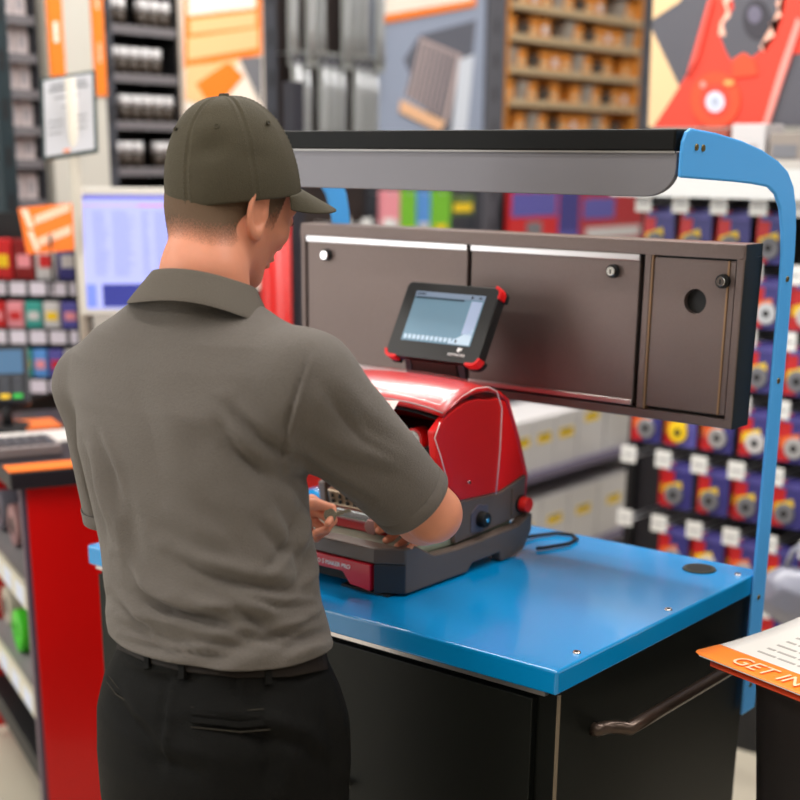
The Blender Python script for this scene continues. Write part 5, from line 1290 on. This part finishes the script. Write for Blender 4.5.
# monitor
md = 3.75
ma, mb_ = P(75, 187, md), P(248, 180, md*1.02); mx_ = mb_-ma; mx_[2] = 0; mw_ = np.linalg.norm(mx_); mx_ /= mw_
mn = np.array([mx_[1], -mx_[0], 0]); mtilt = math.radians(7); mup = ZV*math.cos(mtilt)-mn*math.sin(mtilt); mnn = np.cross(mx_, mup)
MO = empty('monitor', np.array([ma[0], ma[1], ztop]), 'white framed monitor showing a pale blue list behind the left shoulder', 'monitor')
mh = .34; o_ = ma-mup*mh
MB().obox(o_, mx_*mw_, mup*mh, -mnn*.035).build('monitor_frame', mat('bezel_white', (226, 222, 214), .45), MO, bevel=.004)
bz_ = .014
scm = mat('monitor_lcd', (176, 184, 250), .3, emit=.55)
sc_ = MB().obox(o_+mx_*.016+mup*.016, mx_*(mw_-.032), mup*(mh-.032-.004), mnn*.001).build('screen', scm, MO)
def scb(u0, v0, u1, v1, m, nm, k=1): 
    w_, h_ = mw_-.032, mh-.036
    return MB().obox(o_+mx_*(.016+w_*u0)+mup*(.016+h_*v0)+mnn*.001*1, mx_*w_*(u1-u0), mup*h_*(v1-v0), mnn*.0006*k).build(nm, m, sc_)
scb(0, .965, 1, 1, mat('lcd_violet', (110, 110, 200), .3, emit=.6), 'title_bar'); scb(.0, .905, .34, .912, mat('lcd_rose', (230, 170, 190), .3, emit=.5), 'rule_line'); scb(.34, .902, 1, .915, mat('lcd_orange', (230, 120, 90), .3, emit=.5), 'rule_line')
rr_ = random.Random(4); b = MB(); w_, h_ = mw_-.032, mh-.036
for r in range(26):
    for (u, l) in ((.06, .10), (.18, .14), (.36, .05), (.44, .2)):
        l2 = l*(.6+.4*rr_.random()); b.obox(o_+mx_*(.016+w_*u)+mup*(.016+h_*(.30+.022*r))+mnn*.001, mx_*w_*l2, mup*h_*.007, mnn*.0006)
lst = b.build('list_text', mat('lcd_lines', (146, 156, 226), .3, emit=.5), sc_)
scb(.10, .02, .8, .22, mat('lcd_navy', (60, 66, 150), .3, emit=.4), 'list_panel'); scb(.0, .02, .06, .22, mat('lcd_mid', (120, 140, 240), .3, emit=.6), 'list_panel')
mc = o_+mx_*mw_*.5
MB().obox(mc-mx_*.03-mnn*.05+mup*.05, mx_*.06, -mnn*.02, -ZV*(mc[2]+.05-ztop-.012)).build('monitor_neck', mat('bezel_white', (226, 222, 214), .45), MO)
MB().obox(np.array([mc[0], mc[1], ztop+.0002])-mx_*.12-mnn*.16, mx_*.24, mnn*.2, ZV*.012).build('monitor_foot', mat('bezel_white', (226, 222, 214), .45), MO, bevel=.003)
# back counter carrying the monitor and the card rack
if 0: bcn = MB().obox(np.array([mc[0], mc[1], 0])-mx_*.55-mnn*.30, mx_*1.0, mnn*.42, ZV*(ztop-.0)).build('back_counter', mat('counter_plum', (48, 38, 44), .5), None, bevel=.003)
# framed notice on a pole
fd = 3.7; f0, f1, f2, f3 = P(40, 80, fd), P(95, 70, fd), P(97, 153, fd), P(43, 160, fd)
FN = empty('notice_sign', (f3[0], f3[1], 0), 'white notice with grey print in a thin dark frame on a pole above the monitor', 'sign')
fx = ((f1-f0)+(f2-f3))/2; fy = ((f0-f3)+(f1-f2))/2; fn = np.cross(fx, fy); fn /= np.linalg.norm(fn)
def nq(u, v): return f3+fx*u+fy*v
MB().prism([nq(0, 0), nq(1, 0), nq(1, 1), nq(0, 1)], -fn*.012).build('sign_frame', mat('frame_teal_black', (28, 58, 58), .4), FN, bevel=.001)
pg = MB().prism([nq(.05, .035), nq(.95, .035), nq(.95, .965), nq(.05, .965)], fn*.001).build('notice_sheet', mat('notice_white', (205, 205, 212), .5), FN)
b = MB()
for (u0_, u1_, v) in [(.18, .85, .87), (.14, .88, .81), (.25, .72, .72), (.38, .62, .60), (.12, .42, .44), (.62, .86, .46), (.12, .42, .37), (.62, .86, .39), (.12, .38, .29), (.62, .84, .31)]:
    n_ = int((u1_-u0_)/.035); hgt = .035 if v > .8 else .018
    for i in range(n_): b.prism([nq(u0_+.035*i, v), nq(u0_+.035*i+.026, v), nq(u0_+.035*i+.026, v+hgt), nq(u0_+.035*i, v+hgt)], fn*.0014)
b.build('notice_print', mat('notice_grey', (112, 114, 122), .5), pg)
MB().prism([nq(.38, .05), nq(.50, .05), nq(.50, .085), nq(.38, .085)], fn*.0014).build('notice_mark', ORG, pg)
pb = nq(.55, .0)-fn*.02
MB().cyl((pb[0], pb[1], ztop), (pb[0], pb[1], pb[2]+.2), .014, n=16).cyl((pb[0], pb[1], ztop), (pb[0], pb[1], ztop+.012), .07, n=24).build('sign_pole', mat('pole_cream', (200, 192, 178), .5), FN)
# card rack with small coloured packs, left of the monitor
cd = 4.15; rb = P(80, 380, cd); rux, rn = U, -W
ruo = np.array([rb[0], rb[1], 0])
CRK = empty('counter_rack', ruo-U*.2, 'black tiered rack of small coloured packs left of the monitor', 'rack')
tiers = [(283, 240), (331, 303), (379, 350)]
wR = .34
def rz_(y): return float(onplane(40, y, rb, W)[2])
MB().obox(ruo-U*(wR)+W*.16+ZV*(ztop-.2), U*wR, W*.02, ZV*(rz_(215)-ztop+.2)).build('rack_back', BLK, CRK)
for s_ in (0, 1): MB().obox(ruo-U*(wR+.01)+U*s_*(wR+.012)+ZV*(ztop-.2), U*.008, W*.18, ZV*(rz_(232)-ztop+.2)).build('rack_side', BLK, CRK)
MB().obox(ruo-U*(wR+.01), U*(wR+.02), W*.18, ZV*(ztop-.2)).build('rack_pedestal', mat('pedestal_red', (150, 30, 34), .5), CRK)
pk = [RED, PNK, RED, WHT, SKYB, YEL, PUR]
cl = [[BLK, RED, mat('pack_dark_red', (130, 14, 18), .4), WHT, BLU], [ORP, RED, PNK, TEAL, WHT, PUR], [YEL, ORP, RED, TEAL, SKYB, PUR, WHT]]
cn_ = {id(RED): 'red', id(PNK): 'pink', id(BLU): 'dark blue', id(YEL): 'yellow', id(ORP): 'orange', id(TEAL): 'teal', id(WHT): 'white', id(PUR): 'violet', id(SKYB): 'sky blue'}
for r, (yb_, yt_) in enumerate(tiers):
    z0_, z1t = rz_(yb_), rz_(yt_); back = .08-.035*r
    s = MB().obox(ruo-U*wR+W*back+ZV*(z0_-.012), U*wR, W*(.16-back), ZV*.012).build('tier', BLK, CRK)
    MB().obox(ruo-U*wR+W*(back-.006)+ZV*(z0_-.045), U*wR, W*.005, ZV*.047).build('tier_lip', BLK, s)
    nn2 = len(cl[r])
    for k in range(6):
        MB().obox(ruo-U*(wR-.01-.06*k)+W*(back-.0075)+ZV*(z0_-.042), U*(.048), W*.0015, ZV*.038).build('price_label', mat('label_lilac', (224, 218, 232), .4), s)
    for k in range(nn2):
        w_ = (wR-.01)/nn2; p = ruo-U*(wR-.005-w_*k)+W*(back+.02)+ZV*(z0_+.0003); m = cl[r][k]
        c = empty('snack_pack', p, f'small {cn_.get(id(m), "dark red")} pack, {ORD[k]} from left, {["top", "middle", "bottom"][r]} tier of the counter rack', 'pack', 'small packs in the counter rack')
        lean = .02*(((k*7+r) % 3)-1)
        MB().obox(p+U*.003, U*(w_-.006), W*.03, ZV*(z1t-z0_-.004)+U*0).build('pack_body', m, c, bevel=.003)
        MB().obox(p+U*w_*.2+ZV*(z1t-z0_)*.30-W*.0015, U*w_*.6, W*.0015, ZV*(z1t-z0_)*.3).build('pack_print', [WHT, YEL, PNK, RED][(k+r) % 4], c)
# orange sign clipped on the rack
od = 3.95; g0, g1, g2, g3 = [P(x, y, od) for x, y in ((18, 208), (72, 203), (74, 250), (27, 254))]
gn = np.cross(g1-g0, g3-g0); gn /= np.linalg.norm(gn); gn = gn if gn@(CAM-g0) > 0 else -gn
OS = empty('shelf_sign', (g0+g2)/2, 'tilted orange sign with two lines of white print on the counter rack', 'sign')
osb = MB().prism([g0, g1, g2, g3], -gn*.004).build('sign_board', mat('sign_orange', (255, 122, 20), .5), OS)
def oq(u, v): return (g0*(1-u)+g1*u)*(1-v)+(g3*(1-u)+g2*u)*v
for v in (.12, .60):
    b = MB()
    for i in range(11): b.prism([oq(.28+i*.062, v+.26-.02*i), oq(.28+i*.062+.046, v+.26-.02*i), oq(.28+i*.062+.046, v-.0+.28-.2-.02*i+.0), oq(.28+i*.062, v+.08-.02*i)], gn*.001)
    b.build('sign_print', mat('print_peach', (255, 222, 196), .5), osb)
MB().prism([oq(.05, .04), oq(.16, .04), oq(.24, .45), oq(.13, .45)], gn*.001).prism([oq(.10, .52), oq(.2, .52), oq(.28, .95), oq(.18, .95)], gn*.001).build('sign_stripe', mat('print_peach', (255, 222, 196), .5), osb)
gm = (g2+g3)/2; MB().cyl(gm-gn*.006+ZV*.05, np.array([gm[0], gm[1], rz_(290)])-gn*.006, .004, n=8).build('sign_clip', BLK, OS)
# red column and dark post seen past the face
rp_ = P(276, 300, 4.3); tag(MB().cyl((rp_[0], rp_[1], 0), (rp_[0], rp_[1], float(P(276, 196, 4.3)[2])), .048, n=32).build('red_column', mat('column_red', (188, 12, 6), .35)), 'tall round red column between the face and the wall cabinet', 'column')
dp_ = P(297, 300, 4.5); tag(MB().box((dp_[0]-.03, dp_[1]-.02, 0), (dp_[0]+.02, dp_[1]+.02, 1.9)).build('dark_post', mat('post_navy', (38, 38, 48), .5)), 'thin dark post beside the red column', 'post')
# ---- ceiling lights
# ================================================================ LIGHT
w = bpy.data.worlds.new('world'); bpy.context.scene.world = w; w.use_nodes = True
w.node_tree.nodes['Background'].inputs[0].default_value = (.93, .96, 1, 1); w.node_tree.nodes['Background'].inputs[1].default_value = .12
def area(loc, sx, sy, power, col=(1, .97, .93), rz=0, rot=None):
    l = bpy.data.lights.new('ceiling_or_fill_light', 'AREA'); l.shape = 'RECTANGLE'; l.size = sx; l.size_y = sy; l.energy = power; l.color = col  # shared by the ceiling lamps and the added fill
    o = bpy.data.objects.new('ceiling_or_fill_light', l); C.objects.link(o); o.location = loc; o.rotation_euler = rot or (0, 0, rz); return o
vs_ = bpy.context.scene.view_settings; vs_.view_transform = 'Standard'; vs_.look = 'None'; vs_.gamma = 1; vs_.exposure = -0.38; vs_.use_curve_mapping = False
k = 0
for (x, y, sx_, sy_, pw) in ((-3.4, -1.6, 2.4, .30, 110), (1.4, 0.6, .30, 2.4, 35), (-1.2, .5, 2.4, .30, 42), (-4.6, 1.0, .30, 2.4, 60), (-2.6, 3.2, 2.4, .30, 110), (-.2, 2.7, 2.4, .3, 75), (-1.8, 5.6, 2.4, .30, 90), (-4.9, 4.0, .30, 2.4, 60)):
    k += 1
    t = empty('ceiling_lamp', (x, y, 3.5), f'long white ceiling lamp fixture, {ORD[k-1]} of those above the shop floor', 'lamp')
    MB().box((x-sx_/2-.03, y-sy_/2-.03, 3.54), (x+sx_/2+.03, y+sy_/2+.03, 3.6)).build('lamp_housing', mat('ceiling_white', (215, 215, 212), .8), t)
    area((x, y, 3.53), sx_, sy_, pw)
# added unseen shop glazing with a fill light in front of it
struct(MB().box((-6.98, -3.2, .3), (-6.95, .8, 3.0)).build('added_window_1', mat('added_window_glass', (210, 220, 230), .2)))
area((-5.6, -2.0, 1.75), 2.2, 2.2, 95, (.95, .98, 1), rot=(math.radians(86), 0, math.radians(-48)))  # added fill, gives the wall cabinet its reflection and lights the shirt back
